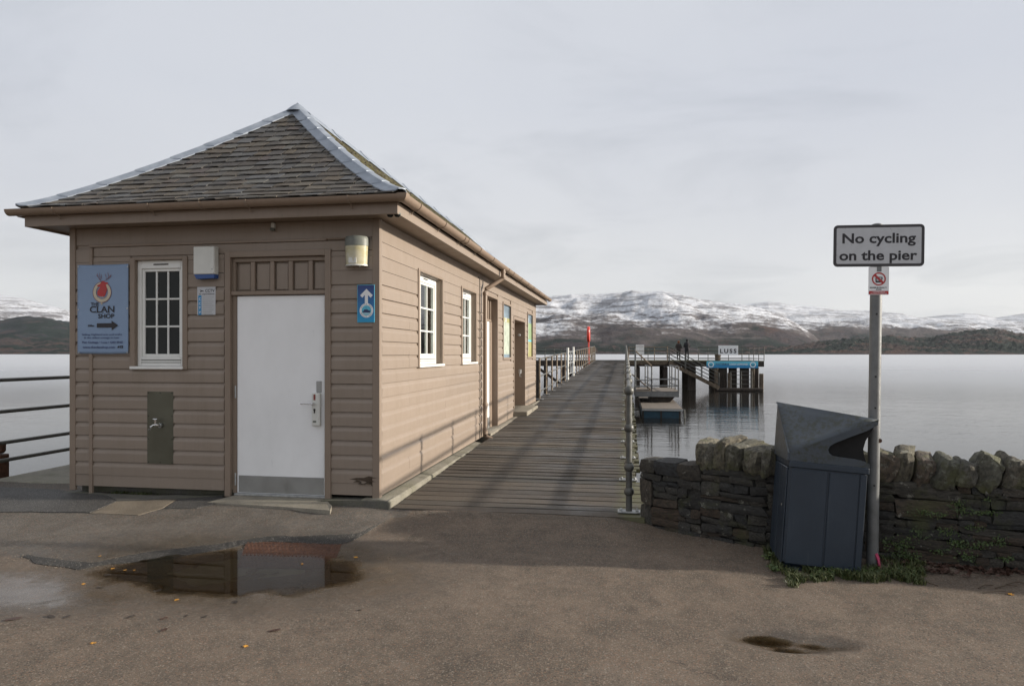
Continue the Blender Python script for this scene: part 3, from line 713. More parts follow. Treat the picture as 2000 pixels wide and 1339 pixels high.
# casings, windows
def frame_rect(mb, side, u0, u1, z0, z1, w_, o0, o1, bottom=True, c=.003, head=None):
    """a rectangular frame of boards around the opening; o0..o1 = distances outwards from the wall face"""
    def bx(a, b, c_, d):
        if side == 'front': mb.box(a, b, YF - o1, YF - o0, c_, d, c)
        else: mb.box(XR + o0, XR + o1, a, b, c_, d, c)
    hd = w_ if head is None else head
    bx(u0 - w_, u0, z0 - (w_ if bottom else 0), z1 + hd); bx(u1, u1 + w_, z0 - (w_ if bottom else 0), z1 + hd)
    bx(u0, u1, z1, z1 + hd)
    if bottom: bx(u0, u1, z0 - w_, z0)
    return mb
def window(side, W, rec, name='window'):
    u0, u1, z0, z1 = W
    mb = MB()
    P = .045
    a, b, c_, d = u0 + P, u1 - P, z0 + .10, z1 - .085          # sash opening
    def bx(m_, u_0, u_1, z_0, z_1, o0, o1, cc=.004):
        if side == 'front': m_.box(u_0, u_1, YF - o1, YF - o0, z_0, z_1, cc)
        else: m_.box(XR + o0, XR + o1, u_0, u_1, z_0, z_1, cc)
    f0, f1 = -rec - .05, -rec
    bx(mb, u0, a, z0, z1, f0, f1); bx(mb, b, u1, z0, z1, f0, f1); bx(mb, a, b, d, z1, f0, f1); bx(mb, a, b, z0, c_, f0, f1)
    s = .03; g0, g1 = -rec - .045, -rec - .014
    bx(mb, a, a + s, c_, d, g0, g1); bx(mb, b - s, b, c_, d, g0, g1); bx(mb, a + s, b - s, d - s, d, g0, g1); bx(mb, a + s, b - s, c_, c_ + s, g0, g1)
    A, B, C, D_ = a + s, b - s, c_ + s, d - s; bar = .019
    for k in (1, 2):
        x = A + (B - A) * k / 3; bx(mb, x - bar / 2, x + bar / 2, C, D_, g0, g1 - .004, .003)
        z = C + (D_ - C) * k / 3
        for q in range(3): bx(mb, A + (B - A) * q / 3 + (bar / 2 + .0005 if q else 0), A + (B - A) * (q + 1) / 3 - (bar / 2 + .0005 if q < 2 else 0), z - bar / 2, z + bar / 2, g0, g1 - .006, .003)
    w_ = mb.build(name, 'white_paint', hut)
    t = MB(); m0 = (u0 + u1) / 2; bx(t, m0 - .085, m0 + .085, z1 - .048, z1 - .036, f1, f1 + .006, 0); t.build('vent_slot', 'black', w_)
    t = MB(); bx(t, a, b, z0 + .062, z0 + .072, f1, f1 + .004, 0); bx(t, a, b, z0 + .038, z0 + .044, f1, f1 + .004, 0); t.build('vent_louvre', 'lamp_grey', w_)
    t = MB()
    if side == 'front': t.box(u0 - .05, u1 + .01, YF - .05, YF - f1 - .012, z0 - .03, z0, .005)
    else: t.box(XR + f1 + .002, XR + .05, u0 - .04, u1 + .05, z0 - .03, z0, .005)
    t.build('sill', 'white_paint', w_)
    t = MB(); frame_rect(t, side, u0, u1, z0 - .03, z1, .055, -.0, .034, bottom=False, head=.03)
    t.build('casing', 'trim_paint', w_)
    if side != 'front':
        t = MB(); t.box(XR - rec - .012, XR - .002, u1 - .006, u1 + .01, z0, z1 - .007); t.box(XR - rec - .012, XR - .002, u0 - .01, u0 + .006, z0, z1 - .007); t.box(XR - rec - .012, XR - .002, u0 - .01, u1 + .01, z1 - .006, z1 + .01); t.build('reveal', 'trim_paint', w_)
    for q in range(3):
        for r_ in range(3):
            t = MB(); bx(t, A + (B - A) * q / 3 + .002, A + (B - A) * (q + 1) / 3 - .002, C + (D_ - C) * r_ / 3 + .002, C + (D_ - C) * (r_ + 1) / 3 - .002, -rec - .036, -rec - .031, 0); t.build('pane', 'glass_clear' if side != 'front' else 'glass_dark', w_)
    t = MB()
    bx(t, a + .01, b - .01, c_ + .01, d - .01, -rec - .085, -rec - .075, 0); t.build('pane_backing', 'blind_cloth' if side != 'front' else 'void', w_)  # side: pale blind cloth; front: black sheet standing in for the unlit room
    return w_
window('front', W0, .012); window('side', W1, .055); window('side', W2, .055)

# front door with its panelled transom
mb = MB(); frame_rect(mb, 'front', D0[0], D0[1], .02, D0[3], .062, 0, .036, bottom=False)
mb.box(D0[0], D0[1], YF - .020, YF + .06, 2.075, 2.115, .004)                       # transom rail
mb.box(D0[0], fx(461), YF + .010, YF + .075, .05, 2.075, .003).box(fx(634.5), D0[1], YF + .010, YF + .075, .05, 2.075, .003)
dfr = mb.build('door_frame', 'trim_paint', hut)
MB().box(D0[0], D0[1], YF + .055, YF + .075, 2.115, D0[3]).build('transom_board', 'hut_paint', dfr)
xs = [453, 488, 526, 562, 601, 637]
for k in range(5):
    x0, x1 = fx(xs[k]), fx(xs[k + 1])
    MB().box(x0 + (.0 if k else 0), x0 + (.045 if k else .03), YF + .012, YF + .054, 2.116, D0[3] - .045, .004).build('batten', 'trim_paint', dfr)
    MB().box(x0 + .055, x1 - .012, YF + .038, YF + .054, 2.13, D0[3] - .06, .006).build('panel', 'hut_paint', dfr)
MB().box(D0[0] + .002, D0[1] - .002, YF + .01, YF + .054, D0[3] - .044, D0[3] - .002, .004).build('batten', 'trim_paint', dfr)
dx0, dx1 = fx(461.5), fx(634)
door = MB().box(dx0 + .003, dx1 - .003, YF + .012, YF + .052, .052, 2.068, .004).build('door', 'door_paint', hut); door['label'] = 'plain white door with a steel kick plate'
MB().box(dx0 + .02, dx1 - .012, YF + .0085, YF + .0118, .060, .232, .001).build('kick_plate', 'kick_metal', door)
MB().box(dx0 - .02, dx1 + .01, YF - .012, YF + .06, .030, .050, .003).build('threshold', 'galvanised', door)
lx0, lx1 = fx(611.5), fx(627); lz0, lz1 = onY(620, 831, YF)[1], onY(620, 767, YF)[1]
lock = MB().box(lx0, lx1, YF - .035, YF + .011, lz0, lz1, .008).build('lock', 'box_plastic', door)
MB().box(lx0 + .022, lx0 + .042, YF - .038, YF - .034, lz1 - .07, lz1 - .012).build('card_slot', 'print_brown', door)
mb = MB().tube([(lx0 + .03, YF - .03, lz1 - .105), (lx0 + .03, YF - .075, lz1 - .105)], .011, 10); mb.tube([(lx0 + .035, YF - .072, lz1 - .105), (lx0 - .10, YF - .072, lz1 - .103)], .0095, 10); mb.build('handle', 'chrome', door, True)
mb = MB().lathe([(.011, 0), (.011, .006)], (lx0 + .032, YF - .041, lz1 - .165), 14, 'y'); mb.box(lx0 + .026, lx0 + .038, YF - .040, YF - .034, lz1 - .20, lz1 - .172); mb.build('keyhole', 'black', door)
MB().box(lx0 + .015, lx0 + .05, YF - .037, YF - .034, lz0 + .035, lz0 + .055).build('number_window', 'lamp_grey', door)
kp = MB().box(fx(617.5), fx(627), YF + .002, YF + .0115, onY(620, 766, YF)[1], onY(620, 744, YF)[1], .002).build('keypad', 'kick_metal', door)
for (py) in (765, 935): MB().tube([(dx0 - .012, YF + .004, onY(460, py + 12, YF)[1]), (dx0 - .012, YF + .004, onY(460, py - 12, YF)[1])], .009, 8).build('hinge', 'galvanised', door)

# side door, bare recess door, map boards
def side_frame(D, dep, nm, mat='trim_paint'):
    u0, u1, z0, z1 = D
    mb = MB(); frame_rect(mb, 'side', u0, u1, z0 - .02, z1, .06, 0, .030, bottom=False)
    mb.box(XR - dep, XR - .002, u1 - .006, u1 + .02, z0, z1 - .007).box(XR - dep, XR - .002, u0 - .02, u0 + .006, z0, z1 - .007).box(XR - dep, XR - .002, u0 - .02, u1 + .02, z1 - .006, z1 + .02)
    return mb.build(nm, mat, hut)
f1 = side_frame(D1, .14, 'door_frame')
MB().box(XR - .13, XR - .09, D1[0], D1[1], 2.075, 2.115, .003).build('transom_rail', 'trim_paint', f1)
MB().box(XR - .13, XR - .115, D1[0], D1[1], 2.115, D1[3]).build('transom_board', 'hut_paint', f1)
for k in range(5):
    y = D1[0] + (D1[1] - D1[0]) * (k + .5) / 5; MB().box(XR - .115, XR - .085, y - .02, y + .02, 2.117, D1[3] - .01, .003).build('batten', 'trim_paint', f1)
d1 = MB().box(XR - .135, XR - .10, D1[0] + .05, D1[1] - .17, .10, 2.07, .003).build('door', 'door_paint', hut); d1['label'] = 'white side door beside the downpipe'
MB().box(XR - .099, XR - .094, D1[0] + .07, D1[1] - .19, .11, .30).build('kick_plate', 'kick_metal', d1)
MB().box(XR - .135, XR - .08, D1[1] - .168, D1[1], .10, 2.07, .003).build('door_post', 'trim_paint', f1)
f2 = side_frame(D2, .42, 'door_frame')
d2 = MB().box(XR - .42, XR - .38, D2[0], D2[1] - .0, .14, 2.2).build('door', 'hut_paint', hut); d2['label'] = 'brown door set back in a deep recess of the side wall'
for k in range(6):
    y = D2[0] + .13 + k * .25; MB().box(XR - .379, XR - .372, y, y + .24, .16, 2.19, .002).build('board', 'hut_paint', d2)
b_ = MB().tube([(XR - .1, D2[1] - .02, 1.92), (XR - .1, D2[1] - .16, 1.92)], .03, 8); b_.build('hasp', 'galvanised', d2)
mb = MB().box(XR - .12, XR - .06, D2[1] - .06, D2[1] - .001, 1.00, 1.10, .005); mb.tube([(XR - .09, D2[1] - .06, 1.02), (XR - .09, D2[1] - .06, .93), (XR - .05, D2[1] - .06, .93)], .012, 6); mb.build('bolt', 'galvanised', d2)
for W, seed in ((M1, 1), (M2, 2)):
    mb = MB(); frame_rect(mb, 'side', *W, .045, 0, .036); mb.box(XR - .02, XR - .008, W[0], W[1], W[2], W[3])
    fr = mb.build('notice_board', 'trim_paint', hut)
    x0, x1 = XR - .0075, XR - .005; h = W[3] - W[2]
    lay = [(0, .06, 'print_photo'), (.06, .68, 'print_map'), (.68, .76, 'print_yellow'), (.76, 1, 'print_photo')] if seed == 1 else [(0, .36, 'print_yellow'), (.36, .40, 'print_cyan'), (.40, .80, 'print_green'), (.80, 1, 'print_photo')]
    for a, b, mt in lay: MB().box(x0, x1, W[0], W[1], W[2] + a * h, W[2] + b * h).build('map_print', mt, fr)
    if seed == 2: MB().box(x1, x1 + .001, W[0], W[0] + .3, W[2] + .1 * h, W[2] + .9 * h).build('map_print', 'print_white', fr)
    if seed == 1: text('LUSS', .11, 'print_white', fr, (x1 + .001, (W[0] + W[1]) / 2, W[2] + .69 * h), .003, yaw=R(90))

# plinth / kerb along the side and under the front corner, door ramp, side step
pl = []
segs = [6.33, 7.05, 7.62, 8.6, 9.6, 10.75]
for a, b in zip(segs, segs[1:]):
    mb = MB(); mb.prism([(XR - .14, -.25), (XR - .14, .052), (XR + .02, .060), (XR + .135, .045), (XR + .15, .03), (XR + .15, -.25)], 'y', a + .003, b - .003)
    mb.build('kerb', 'concrete', hut)
for a, b in ((11.35, 13.0), (13.0, 14.5), (16.3, 18.4)):
    mb = MB(); mb.prism([(XR - .14, -.1), (XR - .14, .10), (XR + .09, .215 if a > 14 else .13), (XR + .15, .20 if a > 14 else .12), (XR + .15, -.1)], 'y', a + .003, b - .003); mb.build('kerb', 'concrete_pale', hut)
mb = MB().box(XR - .35, XR + .33, 14.5, 16.3, -.1, .235, .015); mb.build('step', 'concrete_pale', hut)
mb = MB(); mb.prism([(fx(636), -.3), (fx(636), .035), (XR + .125, .048), (XR + .14, .03), (XR + .14, -.3)], 'y', 6.325, YF + .1); mb.build('plinth', 'concrete_dark', hut)
MB().box(XL + .02, fx(637), YF + .10, YF + .2, -.3, ZB + .02).build('plinth', 'concrete_dark', hut)
bm = bmesh.new()
top = [(*onY(452, 967, YF - .002), 0), ]
p = [onZ(455, 967, .035), onZ(638, 969.5, .035), onZ(648, 988, .02), onZ(643, 1011, -.055), onZ(560, 1003, -.055), onZ(400, 991, -.045), onZ(385, 988, -.045)]
tp = [(p[0][0], YF - .001, .03), (p[1][0], YF - .001, .03), (p[2][0], p[2][1], .026), (p[3][0], p[3][1] + .02, .012), (p[4][0], p[4][1] + .03, .004), (p[5][0], p[5][1] + .04, .002)]
mid = [(p[0][0] + .1, YF - .20, .012), (p[1][0] + .02, YF - .20, .020)]
mb = MB(); vs = tp + [(v[0], v[1] - (.012 if i > 1 else 0), -.2) for i, v in enumerate(tp)]; n = len(tp)
mb.add(vs, [(0, 5, 4), (0, 4, 1), (1, 4, 3), (1, 3, 2)] + [(i, (i + 1) % n, n + (i + 1) % n, n + i) for i in range(n)]); mb.build('ramp', 'concrete_pale', hut)

# soffit, fascia, gutters
oF = .30
mb = MB(); mb.box(XL - oF + .02, XR + oF - .02, YF - oF + .02, YB + oF - .02, ZT, ZT + .02); mb.build('soffit', 'trim_paint', hut)
mb = MB(); mb.box(XL - oF, XR + oF, YF - oF, YF - oF + .025, ZT - .02, 2.905, .003); mb.build('fascia', 'trim_paint', hut)
mb = MB(); mb.box(XR + oF - .025, XR + oF, YF - oF + .026, YB + oF, ZT - .02, 2.904, .003); mb.build('fascia', 'hut_paint', hut)
mb = MB(); mb.box(XL - oF, XL - oF + .025, YF - oF + .026, YB + oF, ZT - .02, 2.904, .003); mb.build('fascia', 'trim_paint', hut)
mb = MB(); mb.box(XL - oF + .026, XR + oF - .026, YB + oF - .025, YB + oF, ZT - .02, 2.904, .003); mb.build('fascia', 'trim_paint', hut)
def gutter(p0, p1, inward, name='gutter', r=.060):
    """half-round channel from p0 to p1 (top centre line), with thickness"""
    p0, p1 = Vector(p0), Vector(p1); side = Vector(inward).normalized(); n = 9; vs = []; st = 5
    for k in range(st + 1):
        p = p0.lerp(p1, k / st) + Vector((0, 0, random.uniform(-.003, .003) if 0 < k < st else 0))
        for rr in (r, r - .005):
            for q in range(n):
                a = math.pi * q / (n - 1); vs.append(p + side * math.cos(a) * rr - Vector((0, 0, 1)) * math.sin(a) * rr * 1.02)
    fs = []; W_ = 2 * n
    for k in range(st):
        for q in range(n - 1):
            fs.append((k * W_ + q, k * W_ + q + 1, (k + 1) * W_ + q + 1, (k + 1) * W_ + q)); fs.append((k * W_ + n + q, (k + 1) * W_ + n + q, (k + 1) * W_ + n + q + 1, k * W_ + n + q + 1))
        for q in (0, n - 1): fs.append((k * W_ + q, (k + 1) * W_ + q, (k + 1) * W_ + n + q, k * W_ + n + q))
    for k in (0, st): fs.append(tuple(k * W_ + q for q in range(n)) + tuple(k * W_ + n + q for q in range(n - 1, -1, -1)))
    mb = MB(); mb.add(vs, fs); return mb.build(name, 'gutter_paint', hut, True)
def band(par, p, axis, inward, r=.064, w_=.018, hook=False):
    n = 9; mb = MB(); side = Vector(inward); p = Vector(p); ax = Vector(axis); vs = []
    for s_ in (-w_ / 2, w_ / 2):
        for rr in (r + .004, r - .008):
            for q in range(n):
                a = math.pi * q / (n - 1); vs.append(p + ax * s_ + side * math.cos(a) * rr - Vector((0, 0, 1)) * math.sin(a) * rr)
    fs = []
    for q in range(n - 1):
        fs += [(q, q + 1, 2 * n + q + 1, 2 * n + q), (n + q, 3 * n + q, 3 * n + q + 1, n + q + 1), (q, n + q, n + q + 1, q + 1), (2 * n + q, 2 * n + q + 1, 3 * n + q + 1, 3 * n + q)]
    fs += [(0, 2 * n, 3 * n, n), (n - 1, 2 * n - 1, 4 * n - 1, 3 * n - 1)]
    mb.add(vs, fs)
    if hook: q_ = p - Vector((0, 0, r)) + side * .02; mb.tube([q_, q_ - Vector((0, 0, .035)) + side * .03], .006, 6)
    mb.build('gutter_bracket', 'trim_paint', par)
gz = 2.952; go = .362
gf = gutter((XL - go - .06, YF - go, gz), (XR + go - .0, YF - go, gz), (0, 1, 0))
gs = gutter((XR + go, YF - go + .0, gz - .001), (XR + go, YB + go, gz - .001), (-1, 0, 0))
gl = gutter((XL - go, YF - go + .07, gz - .002), (XL - go, YB + go, gz - .002), (1, 0, 0))
# mitre corner between the front and the side gutter
mb = MB(); cpt = Vector((XR + go, YF - go, gz)); n = 9; rows = []
for (dx, dy, ins) in ((-.03, 0, Vector((0, 1, 0))), (0, 0, Vector((-.7071, .7071, 0)) * 1.4142), (0, .03, Vector((-1, 0, 0)))):
    rows.append([cpt + Vector((dx, dy, 0)) + ins * math.cos(math.pi * q / (n - 1)) * .066 - Vector((0, 0, 1)) * math.sin(math.pi * q / (n - 1)) * .068 for q in range(n)])
rows2 = [[v + Vector((0, 0, .006)) for v in r_] for r_ in rows]
vs = [v for r_ in rows for v in r_] + [v for r_ in rows2 for v in r_]; fs = []
for k in range(2):
    for q in range(n - 1): fs += [(k * n + q, k * n + q + 1, (k + 1) * n + q + 1, (k + 1) * n + q), (3 * n + k * n + q, 3 * n + (k + 1) * n + q, 3 * n + (k + 1) * n + q + 1, 3 * n + k * n + q + 1)]
mb.add(vs, fs); mb.build('gutter_corner', 'gutter_paint', hut, True)
for px in (110, 295, 395, 485, 683): band(gf, (onY(px, 400, YF - go)[0], YF - go, gz), (1, 0, 0), (0, 1, 0), hook=px != 395)
for k in range(13):
    y = 6.5 + k * .95
    if abs(y - 11.35) > .25: band(gs, (XR + go, y, gz - .001), (0, 1, 0), (-1, 0, 0), hook=True)
for y in (8.6, 11.7, 14.9): band(gs, (XR + go, y, gz - .001), (0, 1, 0), (-1, 0, 0), w_=.06)
# downpipe with swan neck, collars and shoe
xo, yo = XR + go, 11.38; xp, yp = XR + .085, 11.22
mb = MB(); mb.tube([(xo, yo, gz - .05), (xo, yo, gz - .17), (xo - .015, yo, gz - .21), (xo - .05, yo - .02, gz - .235), (xp + .06, yp + .02, gz - .36), (xp + .015, yp, gz - .39), (xp, yp, gz - .44), (xp, yp, .9), (xp, yp, .13), (xp + .02, yp, .085), (xp + .12, yp - .01, .045)], .036, 12)
dp = mb.build('downpipe', 'gutter_paint', hut, True)
for z in (gz - .10, gz - .18): MB().lathe([(.036, -.02), (.044, -.018), (.044, .018), (.036, .02)], (xo, yo, z), 14).build('pipe_collar', 'gutter_paint', dp, True)
for z in (gz - .47, .62, .16): MB().lathe([(.036, -.03), (.044, -.026), (.044, .026), (.036, .03)], (xp, yp, z), 14).build('pipe_collar', 'gutter_paint', dp, True)
# bits under the eaves
dm = thing('security_camera', 'left one of two small dark dome cameras under the eaves corner', 'camera', (-2.16, 6.215, ZT - .02))
for o_, x in ((dm, -2.205),):
    WL[dm.name] = Vector((x, 6.2, ZT)); dm.location = (x, 6.2, ZT)
def dome(root, x):
    MB().lathe([(.034, -.012), (.036, 0), (.030, .002)], (x, 6.2, ZT - .003), 14).build('base', 'lamp_grey', root)
    MB().lathe([(.006, -.040), (.018, -.036), (.028, -.026), (.031, -.012)], (x, 6.2, ZT - .002), 14).build('dome', 'glass_dark', root, True)
dome(dm, -2.205)
dm2 = thing('security_camera', 'right one of two small dark dome cameras, nearest the gutter corner', 'camera', (-2.135, 6.2, ZT)); dome(dm2, -2.135)
s_ = thing('floodlight_sensor', 'small beige motion sensor under the eaves above the white door', 'sensor', (onY(537, 440, YF)[0], YF - .01, 2.77))
x = onY(537, 440, YF)[0]
MB().box(x - .018, x + .018, YF - .055, YF - .012, 2.735, 2.80, .008).build('body', 'box_plastic', s_); MB().lathe([(.012, -.02), (.028, -.012), (.020, .012)], (x, YF - .05, 2.732), 12).build('lens', 'lamp_grey', s_, True)

# ------------------------------------------------------------------ roof
oR = .365; TX = (XR - XL) / 2 + oR; RISE = 1.645; ZE = 2.962
def g_(t): return RISE * (max(t, 0) / TX) ** 1.17 if t > 0 else -t * -.35
c_fl = Vector((XL - oR, YF - oR, 0)); c_fr = Vector((XR + oR, YF - oR, 0)); c_bl = Vector((XL - oR, YB + oR, 0)); c_br = Vector((XR + oR, YB + oR, 0))
LX = c_fr.x - c_fl.x; LY = c_br.y - c_fr.y
SID = {'front': (c_fl, Vector((1, 0, 0)), Vector((0, 1, 0)), LX), 'right': (c_fr, Vector((0, 1, 0)), Vector((-1, 0, 0)), LY),
       'back': (c_br, Vector((-1, 0, 0)), Vector((0, -1, 0)), LX), 'left': (c_bl, Vector((0, -1, 0)), Vector((1, 0, 0)), LY)}
def rp(side, u, t, lift=0):
    o, al, inn, L = SID[side]; dz = (g_(t + .02) - g_(t - .02)) / .04 if t > .02 else .45
    nrm = (Vector((0, 0, 1)) - inn * dz).normalized()
    return o + al * u + inn * t + Vector((0, 0, ZE + g_(t))) + nrm * lift, nrm
NT = 14
mb = MB()
for sd_, (o, al, inn, L) in SID.items():
    for k in range(NT):
        t0, t1 = TX * k / NT, TX * (k + 1) / NT
        q = [rp(sd_, t0, t0, -.02)[0], rp(sd_, L - t0, t0, -.02)[0], rp(sd_, L - t1, t1, -.02)[0], rp(sd_, t1, t1, -.02)[0]]; mb.add(q, [(0, 1, 2, 3)])
roof = mb.build('roof', 'roof_felt', hut, fix=False)
svar = []
for k in range(6):
    bm = bmesh.new(); bmesh.ops.create_cube(bm, size=1); random.seed(40 + k); sk_ = random.uniform(-.02, .16)
    for v in list(bm.verts):
        v.co.x += random.uniform(-.02, .02) + v.co.y * sk_; v.co.y += random.uniform(-.06, .06) if v.co.y < 0 else 0
    es = [e for e in bm.edges if abs(e.verts[0].co.y + .5) < .2 and abs(e.verts[1].co.y + .5) < .2 and abs(e.verts[0].co.x - e.verts[1].co.x) > .5]
    bmesh.ops.subdivide_edges(bm, edges=es, cuts=2)
    for v in bm.verts:
        if abs(v.co.x) < .3: v.co.y += random.uniform(-.05, .05)
    me = bpy.data.meshes.new('slate'); bm.to_mesh(me); bm.free(); me.materials.append(M('slate')); svar.append(me)
random.seed(5)
NROW = 20; rt = TX / NROW
def slate_rows(side):
    L = SID[side][3]
    for k in range(NROW):
        t = k * rt - .012; u = max(t, 0) + random.uniform(-.1, 0); end = L - max(t, 0)
        while u < end:
            wd = random.uniform(.13, .24) * (1.1 - .02 * k); a, b = max(u, max(t, 0)), min(u + wd, end)
            if b - a > .035: yield a, b, t
            u += wd
for a, b, t in slate_rows('front'):
    eL = a < max(t, 0) + .10; eR = b > SID['front'][3] - max(t, 0) - .10; a = max(a, max(t, 0) + .07); b = min(b, SID['front'][3] - max(t, 0) - .07)
    if b - a < .03: continue
    p0, _ = rp('front', (a + b) / 2, t + random.uniform(-.013, .011)); p1, nrm = rp('front', (a + b) / 2, t + rt * (1.02 if (eL or eR) else 1.35))
    up = (p1 - p0); Ls = up.length; up.normalize(); xa = Vector((1, 0, 0)); nn = xa.cross(up)
    tilt = .015 / Ls + random.uniform(0, .045); up2 = (up - nn * tilt).normalized(); n2 = xa.cross(up2)
    o = link('slate', random.choice(svar), roof)
    c = p0.lerp(p1, .5) + nn * .013; mt = Matrix((Vector((xa.x, up2.x, n2.x)), Vector((xa.y, up2.y, n2.y)), Vector((xa.z, up2.z, n2.z)))).to_4x4()
    o.matrix_basis = Matrix.Translation(c - wl(roof)) @ mt @ Matrix.Rotation(random.uniform(-.02, .02), 4, 'Z') @ Matrix.Rotation(random.uniform(-.02, .02), 4, 'Y') @ Matrix.Diagonal((b - a - .010, Ls, .012, 1))
mb = MB(); tint = []
for sd_ in ('right', 'left', 'back'):
    o, al, inn, L = SID[sd_]
    for a, b, t in slate_rows(sd_):
        if sd_ != 'right' and random.random() < .0: continue
        j = random.uniform(-.008, .008); tt = t + j; l0 = .018 + random.uniform(0, .005)
        if t > TX - rt * 1.3: l0 = .006
        if b < t + rt * 1.15 or a > L - t - rt * 1.15: continue
        q = [rp(sd_, a + .002, tt, l0)[0], rp(sd_, b - .003, tt + random.uniform(-.006, .006), l0)[0], rp(sd_, min(b - .003, L - t - rt * 1.1), min(t + rt * 1.3, TX - .01), .006)[0], rp(sd_, max(a + .002, t + rt * 1.1), min(t + rt * 1.3, TX - .01), .006)[0]]
        q2 = [rp(sd_, a + .002, tt, l0 - .013)[0], rp(sd_, b - .003, tt, l0 - .013)[0]]
        mb.add(q + q2, [(0, 1, 2, 3), (4, 5, 1, 0), (0, 3, 4), (1, 5, 2)]); tint += [random.random()] * 6
so_ = mb.build('slate', 'slate_mossy', roof, kind='stuff', fix=False)
a_ = so_.data.attributes.new('tint', 'FLOAT', 'POINT'); a_.data.foreach_set('value', tint)
# lead hip and ridge caps in lapped lengths
def cap(stations, name='lead_cap'):
    """stations: list of 5-point cross sections"""
    n = len(stations[0]); vs = []
    for s_ in stations: vs += s_[0:n]
    for s_ in stations: vs += [v - Vector((0, 0, .012)) for v in s_]
    fs = []; K = len(stations); o2 = K * n
    for k in range(K - 1):
        for q in range(n - 1): fs += [(k * n + q, k * n + q + 1, (k + 1) * n + q + 1, (k + 1) * n + q), (o2 + k * n + q, o2 + (k + 1) * n + q, o2 + (k + 1) * n + q + 1, o2 + k * n + q + 1)]
        for q in (0, n - 1): fs.append((k * n + q, (k + 1) * n + q, o2 + (k + 1) * n + q, o2 + k * n + q))
    for k in (0, K - 1):
        for q in range(n - 1): fs.append((k * n + q, k * n + q + 1, o2 + k * n + q + 1, o2 + k * n + q))
    mb = MB(); mb.add(vs, fs); return mb.build(name, 'lead', roof, True)
def hip_section(sa, ua, sb, ub, t, lift, w_=.155):
    """sa side with u measured ua(t) from its corner; wings w_ to both sides"""
    la = SID[sa][3]
    def P(s_, rev, off, l): return rp(s_, (t + off) if not rev else SID[s_][3] - t - off, t, l)[0]
    ctr = P(sa, ua, 0, 0) + Vector((0, 0, .045 + lift))
    return [P(sa, ua, w_, .022 + lift), P(sa, ua, w_ * .42, .030 + lift), P(sa, ua, w_ * .18, .045 + lift), ctr, P(sb, ub, w_ * .18, .045 + lift), P(sb, ub, w_ * .42, .030 + lift), P(sb, ub, w_, .022 + lift)]
for sa, ua, sb, ub in (('front', False, 'left', True), ('front', True, 'right', False), ('back', False, 'right', True), ('back', True, 'left', False)):
    cuts = [.0, .26, .52, .78, 1.03, 1.28, 1.52, 1.76, 1.96]
    for k in range(8):
        a, b = cuts[k] + .0, cuts[k + 1] + .035; a += random.uniform(-.012, .012)
        cap([hip_section(sa, ua, sb, ub, a + (b - a) * q / 4, .008 * (1 - q / 4) + .003, .15) for q in range(5)])
def apex(yc, dr):
    mb = MB(); z = ZE + RISE + .055
    mb.lathe([(.16, -.125), (.10, -.066), (.05, -.025), (.02, -.006), (.0, 0)], ((XL + XR) / 2, yc, z), 14); return mb.build('lead_cap', 'lead', roof, True)
apex(YF - oR + TX - .02, 1); apex(YB + oR - TX, -1)
y0, y1 = YF - oR + TX, YB + oR - TX; n_ = 8
for k in range(n_):
    a = y0 + (y1 - y0) * k / n_ - .03; b = y0 + (y1 - y0) * (k + 1) / n_
    def sec(y, l):
        x = (XL + XR) / 2; z = ZE + RISE; s_ = .9
        return [Vector((x - .14, y, z - .14 * s_ + .03 + l)), Vector((x - .05, y, z - .01 + l)), Vector((x - .025, y, z + .03 + l)), Vector((x, y, z + .05 + l)), Vector((x + .025, y, z + .03 + l)), Vector((x + .05, y, z - .01 + l)), Vector((x + .14, y, z - .14 * s_ + .03 + l))]
    cap([sec(a, .014), sec(b, 0)])

# ------------------------------------------------------------------ things on the front wall
def fp(px, py, o=.024): return onY(px, py, YF - o)
def plate(name, label, cat, x0, x1, z0, z1, mat, th=.004, y=YF - .022, c=0.0, part=None):
    root = thing(name, label, cat, ((x0 + x1) / 2, y, z0))
    b = MB().box(x0, x1, y - th, y, z0, z1, c).build(part or 'panel', mat, root); return root, y - th
x0, z1 = fp(153.5, 518); x1, z0 = fp(252.5, 690)
ban = thing('shop_banner', 'blue vinyl banner with a red stag, pinned beside the left front window', 'banner', ((x0 + x1) / 2, YF - .03, z0))
n = 22; vs = []; fs = []; NZ = 32
for j in range(NZ + 1):
    for i in range(n + 1):
        u, v = i / n, j / NZ; x = x0 + (x1 - x0) * u; z = z0 + (z1 - z0) * v
        dx = .006 * math.sin(v * 9) * (u < .05 or u > .95); cor = (min(u, 1 - u) * 4) * 1
        wv_ = .004 * mn.noise(Vector((u * 3, v * 4, 2))) + .0035 * math.sin((u * 2 + v * 2.4) * 5) * math.exp(-v * 2.2)
        vs.append((x, YF - .0385 + wv_ * .55, z + .004 * math.sin(u * math.pi) * (-1 if v < .5 else -1) * (v < .1 or v > .9)))
for j in range(NZ):
    for i in range(n): fs.append((j * (n + 1) + i, j * (n + 1) + i + 1, (j + 1) * (n + 1) + i + 1, (j + 1) * (n + 1) + i))
me = mesh('sheet', vs, fs, 'banner_cloth', True); bo = link('sheet', me, None); bo.parent = ban; bo.location = -Vector(wl(ban)); sm = bo.modifiers.new('s', 'SOLIDIFY'); sm.thickness = .0012
BY = YF - .0425
def fpoly(parent, name, pts, mat, y=BY, th=.0006, holes=None):
    mb = MB(); mb.prism(pts, 'y', y - th, y); return mb.build(name, mat, parent)
def bz(px, py): return fp(px, py, .032)
for (px, py) in ((155, 521), (251, 521), (155, 605), (250, 602), (156, 688), (250, 688)):
    x, z = bz(px, py); MB().lathe([(.008, 0), (.008, .002), (.005, .003)], (x, BY - .003, z), 12, 'y').build('eyelet', 'galvanised', ban)
